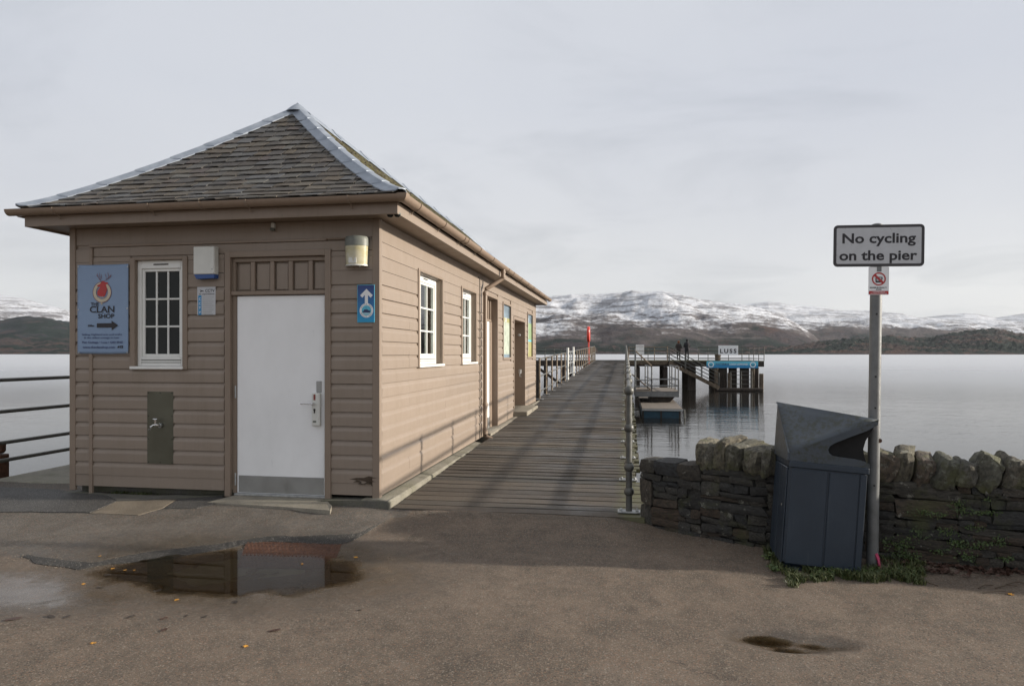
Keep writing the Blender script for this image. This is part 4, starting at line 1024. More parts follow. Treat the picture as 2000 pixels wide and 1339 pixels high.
def zpx(X, Y_):  # zoom-2 picture coordinates (4.183 px per px) to the banner plane
    return bz(120 + X / 4.183, 420 + Y_ / 4.183)
def ring(cx, cz, r0, r1, a0=0, a1=360, n=30, sx=1):
    o_ = []; 
    for k in range(n + 1): a = R(a0 + (a1 - a0) * k / n); o_.append((cx + math.cos(a) * r1 * sx, cz + math.sin(a) * r1))
    for k in range(n + 1): a = R(a1 - (a1 - a0) * k / n); o_.append((cx + math.cos(a) * r0 * sx, cz + math.sin(a) * r0))
    return o_
def ring_obj(parent, cx, cz, r0, r1, mat, y, name='emblem', th=.0006, sx=1, a0=0, a1=360):
    mb = MB(); n = 36
    for k in range(n):
        a, b = R(a0 + (a1 - a0) * k / n), R(a0 + (a1 - a0) * (k + 1) / n)
        q = [(cx + math.cos(a) * r1 * sx, cz + math.sin(a) * r1), (cx + math.cos(b) * r1 * sx, cz + math.sin(b) * r1), (cx + math.cos(b) * r0 * sx, cz + math.sin(b) * r0), (cx + math.cos(a) * r0 * sx, cz + math.sin(a) * r0)]
        mb.add([(p[0], y - th, p[1]) for p in q], [(0, 1, 2, 3)])
    return mb.build(name, mat, parent, fix=False)
c = zpx(338, 630); rr = (zpx(412, 630)[0] - c[0])
ring_obj(ban, c[0], c[1], rr * .66, rr * 1.0, 'print_cream', BY, 'emblem', .0006)
ring_obj(ban, c[0], c[1], rr * .98, rr * 1.03, 'print_brown', BY, 'emblem', .001); ring_obj(ban, c[0], c[1], rr * .64, rr * .67, 'print_brown', BY, 'emblem', .001)
head = [(297, 575), (322, 562), (333, 548), (344, 536), (352, 542), (366, 548), (388, 552), (385, 562), (370, 568), (376, 585), (378, 612), (370, 640), (362, 662), (340, 668), (312, 662), (300, 650), (300, 622), (312, 602), (326, 590), (312, 586), (300, 584)]
fpoly(ban, 'emblem', [zpx(*p) for p in head], 'print_red', BY - .0012)
def stroke(parent, pts, wd, mat, y, name='emblem'):
    mb = MB()
    for a, b in zip(pts, pts[1:]):
        a, b = Vector(a), Vector(b); d = (b - a).normalized(); n_ = Vector((-d.y, d.x)) * wd / 2; a2 = a - d * wd * .3; b2 = b + d * wd * .3
        q = [a2 + n_, a2 - n_, b2 - n_ * .8, b2 + n_ * .8]; mb.add([(p.x, y, p.y) for p in q], [(0, 1, 2, 3)])
    return mb.build(name, mat, parent, fix=False)
for pts in ([(338, 545), (318, 528), (306, 505), (300, 478)], [(318, 528), (322, 508), (318, 474)], [(325, 530), (334, 512), (333, 484)], [(306, 505), (298, 498), (293, 490)], [(352, 543), (372, 530), (392, 515), (410, 492)], [(372, 530), (372, 505), (364, 480)], [(385, 520), (392, 500), (386, 470)], [(395, 512), (408, 505), (414, 485)]):
    stroke(ban, [zpx(*p) for p in pts], .0045, 'print_brown', BY - .0018)
for k in range(9):
    x, z = zpx(284 + k * 14, 668 + 10 * math.sin(k * .8) ** 2); MB().lathe([(.006, 0), (.006, .0006)], (x, BY - .002, z), 8, 'y').build('emblem', 'print_cream', ban)
x, z = zpx(335, 722); ring_obj(ban, x, z, .0, .011, 'print_cream', BY - .002); MB().lathe([(.004, 0), (.004, .0006)], (x, BY - .003, z), 8, 'y').build('emblem', 'print_brown', ban)
def ztext(s, X0, X1, Yb, hpx, mat, par=ban, y=BY - .001, bold=.0006, align='CENTER', zf=None):
    zf = zf or zpx; xa, zb_ = zf(X0, Yb); xb, _ = zf(X1, Yb); hh = zf(X0, Yb - hpx)[1] - zb_
    o = text(s, 1.0, mat, par, ((xa + xb) / 2, y, zb_), bold / hh * .72, 'CENTER', ext=.0003)
    me = o.data; xsv = [v.co.x for v in me.vertices]; wd = max(xsv) - min(xsv); mx = (max(xsv) + min(xsv)) / 2; zs = [v.co.z for v in me.vertices]; zmin = 0 if min(zs) > -.25 else 0
    cap_ = .72; sc_ = hh / cap_
    me.transform(Matrix.Translation((-mx, 0, 0))); me.transform(Matrix.Diagonal(((xb - xa) / wd, 1, sc_, 1)))
    return o
ztext('THE', 246, 312, 740, 27, 'print_black', bold=.0006); ztext('CLAN', 238, 438, 795, 52, 'print_black', bold=.001); ztext('SHOP', 306, 438, 842, 36, 'print_black', bold=.0012)
# serifs on the big letters
mb = MB()
for (X, Y_, w_) in ((300, 795, 34), (292, 744, 16), (346, 795, 16), (379, 795, 18), (393, 795, 18), (393, 744, 20), (433, 744, 16), (317, 842, 3)):
    a = zpx(X - w_ / 2, Y_ + 1.5); b = zpx(X + w_ / 2, Y_ - 1.8); mb.box(a[0], b[0], BY - .0016, BY - .0008, a[1], b[1])
mb.build('lettering', 'print_black', ban)
ztext('300m', 222, 274, 910, 15, 'print_black', bold=.001)
ar = [(296, 884), (416, 882), (416, 862), (470, 900), (418, 940), (416, 918), (296, 918)]; fpoly(ban, 'arrow', [zpx(*p) for p in ar], 'print_black', BY - .0008)
ztext('Selling Highland arts and crafts', 175, 500, 982, 15, 'print_navy', bold=0); ztext('in the oldest cottage in Luss', 192, 478, 1008, 15, 'print_navy', bold=0)
ztext('Pier Cottage \u2022 Luss \u2022 G83 8NZ', 176, 508, 1046, 16, 'print_navy', bold=.0004); ztext('www.theclanshop.com', 180, 444, 1086, 18, 'print_navy', bold=.0004)
a = zpx(487, 1086); b = zpx(508, 1064); MB().box(a[0], b[0], BY - .0016, BY - .0008, a[1], b[1]).build('icon', 'print_black', ban); ztext('f', 494, 501, 1084, 16, 'banner_cloth', y=BY - .002)
fpoly(ban, 'icon', [zpx(*p) for p in [(462, 1070), (470, 1073), (474, 1066), (481, 1068), (484, 1072), (478, 1082), (468, 1085), (461, 1082), (467, 1079)]], 'print_black', BY - .001)

# alarm box
x0, z1 = fp(378.5, 482, .09); x1, z0 = fp(419.5, 544, .09)
al_ = thing('alarm_box', 'white alarm box with a blue base between the front window and the door', 'alarm box', ((x0 + x1) / 2, YF - .02, z0))
zb_ = z0 + .047
mb = MB(); mb.box(x0, x1, YF - .10, YF - .02, zb_, z1, .006); mb.build('cover', 'box_plastic', al_)
MB().box(x1 - .045, x1 - .004, YF - .104, YF - .099, zb_ + .004, z1 - .006, .003).build('side_strip', 'box_plastic', al_)
mb = MB(); mb.prism([(x0 + .004, zb_ - .001), (x1 - .002, zb_ - .001), (x1 - .006, z0 + .006), (x0 + .03, z0), ], 'y', YF - .092, YF - .02); mb.build('strobe', 'blue_plastic', al_)
MB().lathe([(.006, 0), (.006, .004)], (x1 - .022, YF - .108, zb_ + .05), 10, 'y').build('screw', 'galvanised', al_)
# CCTV notice
x0, z1 = fp(385.5, 560.5); x1, z0 = fp(421, 614.5)
cc, yy = plate('cctv_notice', 'small grey CCTV notice with a blue strip below the alarm box', 'sign', x0, x1, z0, z1, 'sign_grey')
ztext('CCTV', 1172, 1248, 628, 24, 'print_black', cc, yy - .0003, .0008); ztext('in operation', 1122, 1246, 650, 13, 'print_black', cc, yy - .0003, .0003)
fpoly(cc, 'icon', [zpx(*p) for p in [(1126, 608), (1142, 614), (1160, 618), (1158, 624), (1142, 622), (1138, 628), (1128, 628), (1136, 620)]], 'print_black', yy - .0005)
a = zpx(1115, 815); b = zpx(1141, 655); MB().box(a[0], b[0], yy - .0008, yy, a[1], b[1]).build('blue_strip', 'print_blue', cc)
for k, ch in enumerate('CCTV'): ztext(ch, 1121, 1136, 696 + k * 36, 22, 'print_white', cc, yy - .0012, .0006)
for k in range(9):
    a = zpx(1152, 672 + k * 17); b = zpx(1244 - (k * 37 % 24), 669 + k * 17); MB().box(a[0], b[0], yy - .0006, yy, a[1], b[1]).build('printed_line', 'lamp_grey', cc)
# waterbus direction sign
x0, z1 = fp(698.5, 556.5); x1, z0 = fp(732.5, 629.5)
ws = thing('direction_sign', 'tall blue sign with a white arrow pointing up beside the hut corner', 'sign', ((x0 + x1) / 2, YF - .03, z0))
MB().box(x0, x1, YF - .036, YF - .031, z0, z1, .002).build('edge', 'print_cyan', ws); MB().box(x0 + .005, x1 - .005, YF - .0375, YF - .0362, z0 + .005, z1 - .005).build('panel', 'blue_sign_face', ws)
def z3(X, Y_): return fp(420 + X / 4.183, 420 + Y_ / 4.183, .038)
fpoly(ws, 'arrow', [z3(*p) for p in [(1237, 602), (1288, 655), (1271, 674), (1249, 652), (1249, 722), (1224, 722), (1224, 652), (1203, 674), (1186, 655)]], 'print_white', YF - .0376)
c = z3(1237, 778); rr = z3(1293, 778)[0] - c[0]
ring_obj(ws, c[0], c[1], 0, rr, 'print_white', YF - .0378); ring_obj(ws, c[0], c[1], 0, rr * .70, 'print_cyan', YF - .0384)
hull = [(-.62, -.08), (.62, -.02), (.50, -.30), (-.50, -.30)]; fpoly(ws, 'emblem', [(c[0] + p[0] * rr, c[1] + p[1] * rr) for p in hull], 'print_navy', YF - .0390)
fpoly(ws, 'emblem', [(c[0] + p[0] * rr, c[1] + p[1] * rr) for p in [(-.40, -.08), (-.34, .14), (.10, .16), (.34, .02), (.40, -.04)]], 'print_navy', YF - .0390)
for k in range(2): stroke(ws, [(c[0] + (-.55 + .16 * q) * rr, c[1] + (-.40 - .14 * k + .04 * (q % 2)) * rr) for q in range(8)], .0035, 'print_white', YF - .0395)
MB().lathe([(.004, 0), (.004, .0006)], (c[0] - .05 * rr, YF - .0398, c[1] + .38 * rr), 8, 'y').build('emblem', 'print_navy', ws)
for s_, up_ in (('WATER BUS', 1), ('WATER BUS', -1)):
    for k, ch in enumerate(s_):
        if ch == ' ': continue
        a = R(90 - (k - 4) * 15) if up_ > 0 else R(270 + (k - 4) * 15)
        t_ = text(ch, .016, 'print_navy', ws, (c[0] + math.cos(a) * rr * (.78 if up_ > 0 else .92), YF - .0395, c[1] + math.sin(a) * rr * (.78 if up_ > 0 else .92)), 0, ext=.0002)
        t_.rotation_euler = (0, -(a - math.pi / 2) if up_ > 0 else -(a + math.pi / 2), 0)
# steel plate with tap
x0, z1 = fp(287.5, 764); x1, z0 = fp(338.5, 906)
tp_ = thing('water_tap', 'chrome tap on a dull steel backplate, low on the front wall', 'tap', ((x0 + x1) / 2, YF - .02, z0))
MB().box(x0, x1, YF - .0245, YF - .0215, z0, z1, .0008).build('backplate', 'steel_plate', tp_)
for u in (.05, .5, .95):
    for v in (.02, .34, .66, .98):
        if u == .5 and .1 < v < .9: continue
        MB().lathe([(.004, 0), (.0055, .002), (.0055, .003)], (x0 + (x1 - x0) * u, YF - .0285, z0 + (z1 - z0) * v), 8, 'y').build('screw', 'black', tp_)
tx, tz = fp(308, 828, .05)
mb = MB(); mb.tube([(tx + .02, YF - .025, tz - .01), (tx + .02, YF - .07, tz - .01), (tx - .0, YF - .09, tz)], .016, 10)
mb.tube([(tx, YF - .075, tz - .005), (tx - .02, YF - .10, tz - .005), (tx - .03, YF - .125, tz - .02), (tx - .032, YF - .13, tz - .05)], .012, 10); mb.tube([(tx - .005, YF - .08, tz), (tx - .005, YF - .08, tz + .05)], .010, 8)
mb.build('spout', 'chrome', tp_, True)
mb = MB(); mb.tube([(tx - .03, YF - .08, tz + .055), (tx + .02, YF - .08, tz + .055)], .008, 8); mb.build('handle', 'chrome', tp_, True)
MB().lathe([(.024, -.022), (.024, 0), (.018, .004)], (tx + .022, YF - .03, tz - .012), 14, 'y').build('flange', 'kick_metal', tp_, True)
# bulkhead light
cx_, zt_ = fp(692, 459, .10); zb2 = fp(692, 518, .10)[1]; rl = .118
lt = thing('wall_light', 'drum wall light with yellowed diffuser at the top right of the front wall', 'light', (cx_, YF - .02, zb2))
def halfdrum(r0, r1, z0, z1, name, mat, parent):
    mb = MB(); n = 14; vs = []; L_ = 5
    for j in range(L_):
        f = j / (L_ - 1); r = r0 + (r1 - r0) * f; z = z0 + (z1 - z0) * f
        if name == 'cap': r *= (1, 1, .99, .9, .62)[j]; z = z0 + (z1 - z0) * (0, .5, .75, .92, 1)[j]
        for k in range(n + 1):
            a = math.pi * k / n; vs.append((cx_ + math.cos(a) * r, YF - .03 - math.sin(a) * r * .85, z))
    fs = [(j * (n + 1) + k, j * (n + 1) + k + 1, (j + 1) * (n + 1) + k + 1, (j + 1) * (n + 1) + k) for j in range(L_ - 1) for k in range(n)]
    fs += [tuple(range(n + 1))[::-1], tuple(range((L_ - 1) * (n + 1), L_ * (n + 1)))] + [(j * (n + 1), (j + 1) * (n + 1), (j + 1) * (n + 1) + n, j * (n + 1) + n) for j in range(L_ - 1)]
    mb.add(vs, fs); return mb.build(name, mat, parent, True)
hgt = zt_ - zb2
halfdrum(rl * .94, rl, zb2 + .008, zb2 + hgt * .66, 'diffuser', 'lamp_diffuser', lt); halfdrum(rl * 1.03, rl * 1.02, zb2 + hgt * .655, zt_, 'cap', 'lamp_grey', lt)
halfdrum(rl * .98, rl * .97, zb2 - .002, zb2 + .010, 'rim', 'box_plastic', lt)
MB().box(cx_ - .05, cx_ + .03, YF - .125, YF - .118, zb2 + .02, zb2 + .075, .002).build('lamp_tube', 'box_plastic', lt)
MB().box(cx_ - rl, cx_ + rl, YF - .032, YF - .018, zb2, zt_ - .01, .004).build('backplate', 'lamp_grey', lt)
mb = MB(); mb.tube([(fx(639), YF - .035, 2.622), (fx(655), YF - .035, 2.622), (cx_ - rl + .01, YF - .035, 2.622)], .009, 8); mb.build('conduit', 'trim_paint', lt, True)
for dx in (-.03, .06): MB().lathe([(.005, -.012), (.005, 0)], (cx_ + dx, YF - .11, zb2 - .003), 8).build('screw', 'lamp_grey', lt)
# ------------------------------------------------------------------ the pier
random.seed(21)
Y0, Y1 = 6.36, 57.0
def dz(y): return -.022 + .0204 * (min(y, 54) - 6.36) if y > 6.36 else -.022
pier = thing('pier', 'long timber pier with a plank deck running out over the loch', 'pier', (-1.1, Y0, 0))
pv = []
for k in range(8):
    random.seed(70 + k); bm = bmesh.new(); bmesh.ops.create_cube(bm, size=1)
    bmesh.ops.subdivide_edges(bm, edges=[e for e in bm.edges if abs(e.verts[0].co.x - e.verts[1].co.x) > .5], cuts=5)
    for v in bm.verts:
        v.co.y += random.uniform(-.03, .03); v.co.z += random.uniform(-.06, .06)
    es = [e for e in bm.edges if abs(e.verts[0].co.z - .5) < .2 and abs(e.verts[1].co.z - .5) < .2 and abs(e.verts[0].co.y - e.verts[1].co.y) < .2 and abs(e.verts[0].co.y) > .3]
    me = bpy.data.meshes.new('plank'); bm.to_mesh(me); bm.free(); me.materials.append(M('plank')); pv.append(me)
random.seed(22)
y = Y0; np_ = 0
while y < Y1 - .1 and np_ < 296:
    wdt = random.choice((.185, .195, .20, .21)); z = dz(y + wdt / 2)
    xl = -2.245 if y < 18.4 else -2.42; xr = .16 + random.uniform(-.05, .05)
    if y < 6.7: xr = .17
    o = link('plank', random.choice(pv), pier, ((xl + xr) / 2, y + wdt / 2, z - .03 + random.uniform(-.003, .003)))
    o.scale = (xr - xl, wdt - random.uniform(.012, .022), .055); o.rotation_euler = (random.uniform(-.008, .008), 0, random.uniform(-.002, .002)); y += wdt; np_ += 1
def beam(name, mat, parent, p, q, w_, h, kind=None):
    p, q = Vector(p), Vector(q); d = (q - p); s_ = d.cross(Vector((0, 0, 1))).normalized() * w_ / 2; u = s_.cross(d).normalized() * h / 2
    mb = MB(); vs = [p - s_ - u, p + s_ - u, p + s_ + u, p - s_ + u, q - s_ - u, q + s_ - u, q + s_ + u, q - s_ + u]
    mb.add(vs, [(0, 1, 2, 3), (7, 6, 5, 4), (0, 4, 5, 1), (1, 5, 6, 2), (2, 6, 7, 3), (3, 7, 4, 0)]); return mb.build(name, mat, parent)
for x in (-2.2, -1.1, -.02): beam('beam', 'timber_dark', pier, (x, 6.6, dz(6.6) - .20), (x, 56.9, dz(56.9) - .20), .2, .26)
k = 0; y = 8.6
while y < 57:
    for x in (-2.1, -.05): 
        mb = MB(); mb.tube([(x, y, dz(y) - .34), (x + random.uniform(-.04, .04), y, -2.6)], .15, 10); mb.build('pile', 'timber_dark', pier, True)
    MB().box(-2.4, .22, y - .13, y + .13, dz(y) - .60, dz(y) - .335, .01).build('cross_beam', 'timber_dark', pier); y += 3.4

def railing(name, label, posts, heights, mats=('rail_metal', 'rail_metal'), pr=.027, rr=.021, balls=True, plates=True, group='pier railings', cat='railing', ptop=None, gap=0, axis='y'):
    """posts: list of base points; heights: of the rails"""
    root = thing(name, label, cat, posts[0], group)
    hb = max(heights); cache = {}
    for p in posts:
        p = Vector(p); mb = MB(); mb.tube([p, p + Vector((0, 0, hb + (.0 if balls else .02)))], pr, 10)
        if balls:
            for h in heights: mb.ball(p + Vector((0, 0, h)), pr * 1.62, 10)
        po = mb.build('post', mats[0], root, True)
        if plates:
            b = MB(); b.box(p.x - .105, p.x + .105, p.y - .055, p.y + .055, p.z - .004, p.z + .010, .002)
            bp = b.build('base_plate', 'galvanised', po)
            if (p - Vector((0, 6.5, 0))).length < 9:
                for dx in (-.075, .075):
                    for dy in (-.03, .03): MB().lathe([(.013, 0), (.013, .016)], (p.x + dx, p.y + dy, p.z + .009), 6).build('bolt', 'galvanised', po)
    for h in heights:
        mb = MB(); mb.tube([Vector(p) + Vector((0, 0, h)) for p in posts], rr, 10); mb.build('rail', mats[1], root, True)
    return root
RH = (.19, .42, .79, 1.14)
ys = [6.54, 8.02, 9.5]
while ys[-1] < 53.5: ys.append(ys[-1] + 1.5)
railing('railing', 'long ball-jointed metal railing along the right edge of the pier', [(.03, y_, dz(y_) + .006) for y_ in ys], RH, pr=.030, rr=.024)
ys = [18.55 + k * 1.6 for k in range(6)]
railing('railing', 'weathered metal railing along the left edge of the pier, between the hut and the gate', [(-2.33, y_, dz(y_) + .006) for y_ in ys], (.2, .62, 1.1), ('rail_rust', 'rail_metal'), balls=False, pr=.028)
ys = [31.2 + k * 1.75 for k in range(13)]
railing('railing', 'weathered metal railing along the far left edge of the pier, beyond the gate', [(-2.33, y_, dz(y_) + .006) for y_ in ys], (.2, .62, 1.1), ('rail_rust', 'rail_metal'), balls=False, pr=.028)
gt = thing('pier_gate', 'closed metal gate between two whitish posts in the left pier railing', 'gate', (-2.33, 28, dz(28)))
for y_ in (27.8, 30.8): MB().tube([(-2.33, y_, dz(y_)), (-2.33, y_, dz(y_) + 1.30)], .05, 10).build('post', 'box_plastic', gt, True)
mb = MB()
for h in (.2, .65, 1.12): mb.tube([(-2.33, 27.9, dz(29) + h), (-2.33, 30.7, dz(29) + h)], .022, 8)
for y_ in (27.95, 29.25, 30.65): mb.tube([(-2.33, y_, dz(29) + .2), (-2.33, y_, dz(29) + 1.12)], .022, 8)
mb.build('gate_frame', 'galvanised', gt, True)
# quay railing left of the hut
railing('railing', 'dark four-bar railing at the edge of the quay left of the hut', [(-7.30, y_, 0.0) for y_ in (7.0 - 2.6, 7.0 - 2.6 + 1.8, 7.0 + 2.2, 11.4, 13.6, 15.8, 18.6)], (.21, .42, .79, 1.165), ('rail_metal', 'rail_metal'), balls=True, plates=False, group='quay railings', rr=.023)
x_, y_ = onZ(-2, 931, -.03)
bp_ = thing('timber_post', 'short rusty brown timber post cut by the left edge of the picture', 'post', (-7.6, 7.2, -.1))
MB().box(-7.70, -7.487, 7.14, 7.28, -.3, .25, .01).build('trunk', 'drain_rust', bp_); MB().box(-7.70, -7.50, 7.15, 7.27, .26, .40, .03).build('cap', 'drain_rust', bp_)

# T-head platform at the far end
DK = .95; TY0, TY1 = 51.0, 57.2; TXR = 9.75; TXL = -9.5
th = thing('jetty_platform', 'timber platform on dark piles at the end of the pier', 'platform', (4, TY0, DK))
mb = MB(); y = TY0
tint = []
while y < TY1:
    for a, b in ((TXL, -2.45), (.18, TXR)): mb.box(a, b, y, y + .19, DK - .06, DK + random.uniform(-.004, .002)); 
    y += .2
mb.build('deck_boards', 'plank', th, kind='stuff')
for a, b in ((TXL, -2.45), (.2, TXR)):
    for y in (TY0 + .15, TY0 + 3, TY1 - .2): MB().box(a, b, y - .13, y + .13, DK - .42, DK - .065, .01).build('beam', 'timber_dark', th)
MB().box(.2, 3.0, TY0 - .06, TY0 + .0, DK - .30, DK - .02, .01).build('fender_board', 'timber_brown', th)
for px, w_ in ((1246, .3), (1300, .32), (1352, .55), (1412, .62), (1455, .62), (1478, .34)):
    a, b = ray(px); x = a * TY0 / b
    for y in (TY0 + .25, TY1 - .5):
        mb = MB(); mb.box(x - w_ / 2, x + w_ / 2, y - .16, y + .16, -2.6, DK - .43, .05); mb.build('pile', 'timber_dark', th)
for px in (1398, 1424, 1469, 1486):
    a, b = ray(px); x = a * TY0 / b; top = .95 if px in (1469,) else (.1 if px == 1424 else .75 if px != 1486 else .05)
    MB().box(x - .13, x + .13, TY0 - .32, TY0 - .04, -2.6, top, .03).build('fender_post', 'timber_brown', th)
for x in (-8.8, -6.6, -4.6, -3.0):
    for y in (TY0 + .3, TY1 - .4): MB().tube([(x, y, DK - .4), (x, y, -2.6)], .17, 10).build('pile', 'timber_dark', th, True)
for x in (-8.8, -6.6, -4.6): beam('brace', 'timber_dark', th, (x, TY0 + .12, DK - .5), (x + 1.9, TY0 + .12, -.9), .12, .2)
a, b = ray(1480); xe = a * (TY0) / b
MB().box(6.35, xe + .25, TY0 - .75, TY0 - .05, WAT + .02, WAT + .22, .03).build('lower_landing', 'timber_dark', th)
b0 = onY(1312, 700, TY0 - .35)[0]
# stairs
st = thing('staircase', 'brown timber staircase from the pier head down to the low landing', 'stairs', (3.2, TY0 - .4, DK))
xa, za, xb, zb2_ = 3.1, DK - .05, 6.55, WAT + .22
for y in (TY0 - .72, TY0 - .12): beam('stringer', 'timber_brown', st, (xa, y, za - .1), (xb, y, zb2_), .07, .26)
for k in range(11):
    f = (k + .5) / 11; x = xa + (xb - xa) * f; z = za + (zb2_ - za) * f; MB().box(x - .13, x + .13, TY0 - .68, TY0 - .16, z, z + .04).build('tread', 'timber_brown', st)
for y in (TY0 - .72, TY0 - .12):
    for h in (.28, .55, .82, 1.05): MB().tube([(xa - .2, y, za + h + .1), (xb, y, zb2_ + h + .02)], .022, 8).build('handrail', 'rail_metal', st, True)
    for f in (.0, .33, .66, 1.): MB().tube([(xa + (xb - xa) * f, y, za + (zb2_ - za) * f), (xa + (xb - xa) * f, y, za + (zb2_ - za) * f + 1.08)], .028, 8).build('post', 'rail_metal', st, True)
R4 = (.16, .45, .74, 1.0)
def hrail(x0, x1, y, z, n, label, mats=('rail_metal', 'rail_metal'), hs=R4, grp='pier head railings'):
    railing('railing', label, [(x0 + (x1 - x0) * k / n, y, z) for k in range(n + 1)], hs, mats, balls=False, plates=False, pr=.028, rr=.02, group=grp)
hrail(.22, 3.0, TY0 + .05, DK, 3, 'light brown railing on the near edge of the pier head, left of the staircase', ('rail_rust', 'rail_rust'))
hrail(5.2, TXR, TY0 + .05, DK, 3, 'dark railing on the near edge of the pier head, carrying the place-name board')
hrail(.22, TXR, TY1 - .1, DK, 6, 'dark railing along the far edge of the pier head, behind the two people')
railing('railing', 'short railing closing the right end of the pier head', [(TXR, TY0 + .05 + (TY1 - TY0 - .15) * k / 3, DK) for k in range(4)], R4, balls=False, plates=False, rr=.02, group='pier head railings')
hrail(TXL, -2.5, TY0 + .05, DK, 5, 'thin dark railing on the near edge of the left arm of the pier head')
hrail(TXL, -2.5, TY1 - .1, DK, 5, 'thin dark railing on the far edge of the left arm of the pier head')
a1 = onY(1427, 0, TY0 - .5)[0]; a2 = onY(1468, 0, TY0 - .5)[0]
hrail(a1, a2, TY0 - .6, WAT + .22, 2, 'four-bar railing on the low landing between the dark piles', hs=(.3, .62, .94, 1.18))
# boards and banners on the pier head
def board_sign(name, label, px0, px1, py0, py1, Y, mat, th=.03, cat='sign'):
    xa_, zt = onY(px0, py0, Y); xb_, zb_ = onY(px1, py1, Y); r_ = thing(name, label, cat, ((xa_ + xb_) / 2, Y, zb_))
    MB().box(xa_, xb_, Y - th, Y, zb_, zt, .004).build('panel', mat, r_); return r_, xa_, xb_, zb_, zt
r_, xa_, xb_, zb_, zt = board_sign('place_name_sign', 'white board reading LUSS on the pier head railing', 1403, 1441.5, 674.5, 692.5, TY0 - .02, 'print_white')
t_ = text('LUSS', 1, 'print_black', r_, ((xa_ + xb_) / 2, TY0 - .054, zb_ + .20 * (zt - zb_)), .035, space=1.35, ext=.001); me = t_.data
wd = max(v.co.x for v in me.vertices) - min(v.co.x for v in me.vertices); mx = (max(v.co.x for v in me.vertices) + min(v.co.x for v in me.vertices)) / 2
me.transform(Matrix.Translation((-mx, 0, 0))); me.transform(Matrix.Diagonal(((xb_ - xa_) * .84 / wd, 1, (zt - zb_) * .44 / .72, 1)))
r_, xa_, xb_, zb_, zt = board_sign('waterbus_banner', 'long blue waterbus banner along the edge of the pier head', 1380, 1480.5, 705, 718.5, TY0 - .36, 'print_cyan', cat='banner')
MB().box(xa_, xb_, TY0 - .395, TY0 - .391, zb_, zb_ + (zt - zb_) * .45).build('wave_band', 'print_blue', r_)
def fit(s, x0, x1, zb, h, mat, par, y, bold=.01):
    t_ = text(s, 1, mat, par, ((x0 + x1) / 2, y, zb), bold, ext=.0006); me = t_.data
    wd = max(v.co.x for v in me.vertices) - min(v.co.x for v in me.vertices); mx = (max(v.co.x for v in me.vertices) + min(v.co.x for v in me.vertices)) / 2
    me.transform(Matrix.Translation((-mx, 0, 0))); me.transform(Matrix.Diagonal(((x1 - x0) / wd, 1, h / .72, 1))); return t_
L_ = xb_ - xa_; hB = zt - zb_
fit('WATERBUS', xa_ + L_ * .17, xa_ + L_ * .44, zb_ + hB * .42, hB * .30, 'print_navy', r_, TY0 - .398, .02); fit('LOCH LOMOND', xa_ + L_ * .45, xa_ + L_ * .80, zb_ + hB * .42, hB * .28, 'print_white', r_, TY0 - .398, .01)
for f in (.085, .90):
    ring_obj(r_, xa_ + L_ * f, zb_ + hB * .5, 0, hB * .42, 'print_white', TY0 - .398); ring_obj(r_, xa_ + L_ * f, zb_ + hB * .5, 0, hB * .30, 'print_cyan', TY0 - .402)
    fpoly(r_, 'emblem', [(xa_ + L_ * f + a * hB * .3, zb_ + hB * .5 + b * hB * .3) for a, b in ((-.8, -.1), (.8, -.1), (.6, -.5), (-.6, -.5))], 'print_navy', TY0 - .405)
r_, xa_, xb_, zb_, zt = board_sign('notice_board', 'blank white notice board on the railing at the inner corner of the pier head', 1242, 1258, 673, 692, TY0 + .0, 'paper')
for v in (.35, .8): MB().box(xa_ + .03, xb_ - .03, TY0 - .034, TY0 - .031, zb_ + (zt - zb_) * v, zb_ + (zt - zb_) * v + .03).build('bracket', 'rail_rust', r_)
x, z = onY(1402, 693, TY0 + .5); bo_ = thing('bollard', 'round timber mooring bollard beside the place-name board', 'bollard', (x, TY0 + .5, DK))
MB().lathe([(.2, 0), (.2, .3), (.22, .32), (.22, .48), (.15, .5)], (x, TY0 + .5, DK), 12).build('trunk', 'timber_brown', bo_, True)
# lifebuoy housing on its post
yb = 47.2; lb = thing('lifebuoy_post', 'bright red lifebuoy housing on a red pole at the left pier railing', 'lifebuoy', (-2.52, yb, dz(yb)))
zt = EYE + (HOR - 637) / F * 47.0; zb_ = EYE + (HOR - 668) / F * 47.0; mb = MB(); hw = .46
prof_ = []
for k in range(16): a = R(180 * k / 15); prof_.append((yb + math.cos(a) * hw, zt - hw + math.sin(a) * hw))
for k in range(16): a = R(180 + 180 * k / 15); prof_.append((yb + math.cos(a) * hw, zb_ + hw + math.sin(a) * hw))
mb.prism(prof_, 'x', -2.62, -2.43); hz = mb.build('housing', 'red_plastic', lb); bv = hz.modifiers.new('b', 'BEVEL'); bv.width = .06; bv.segments = 3
MB().tube([(-2.52, yb, dz(yb) - .4), (-2.52, yb, zb_ + .1)], .05, 10).build('pole', 'red_plastic', lb, True)
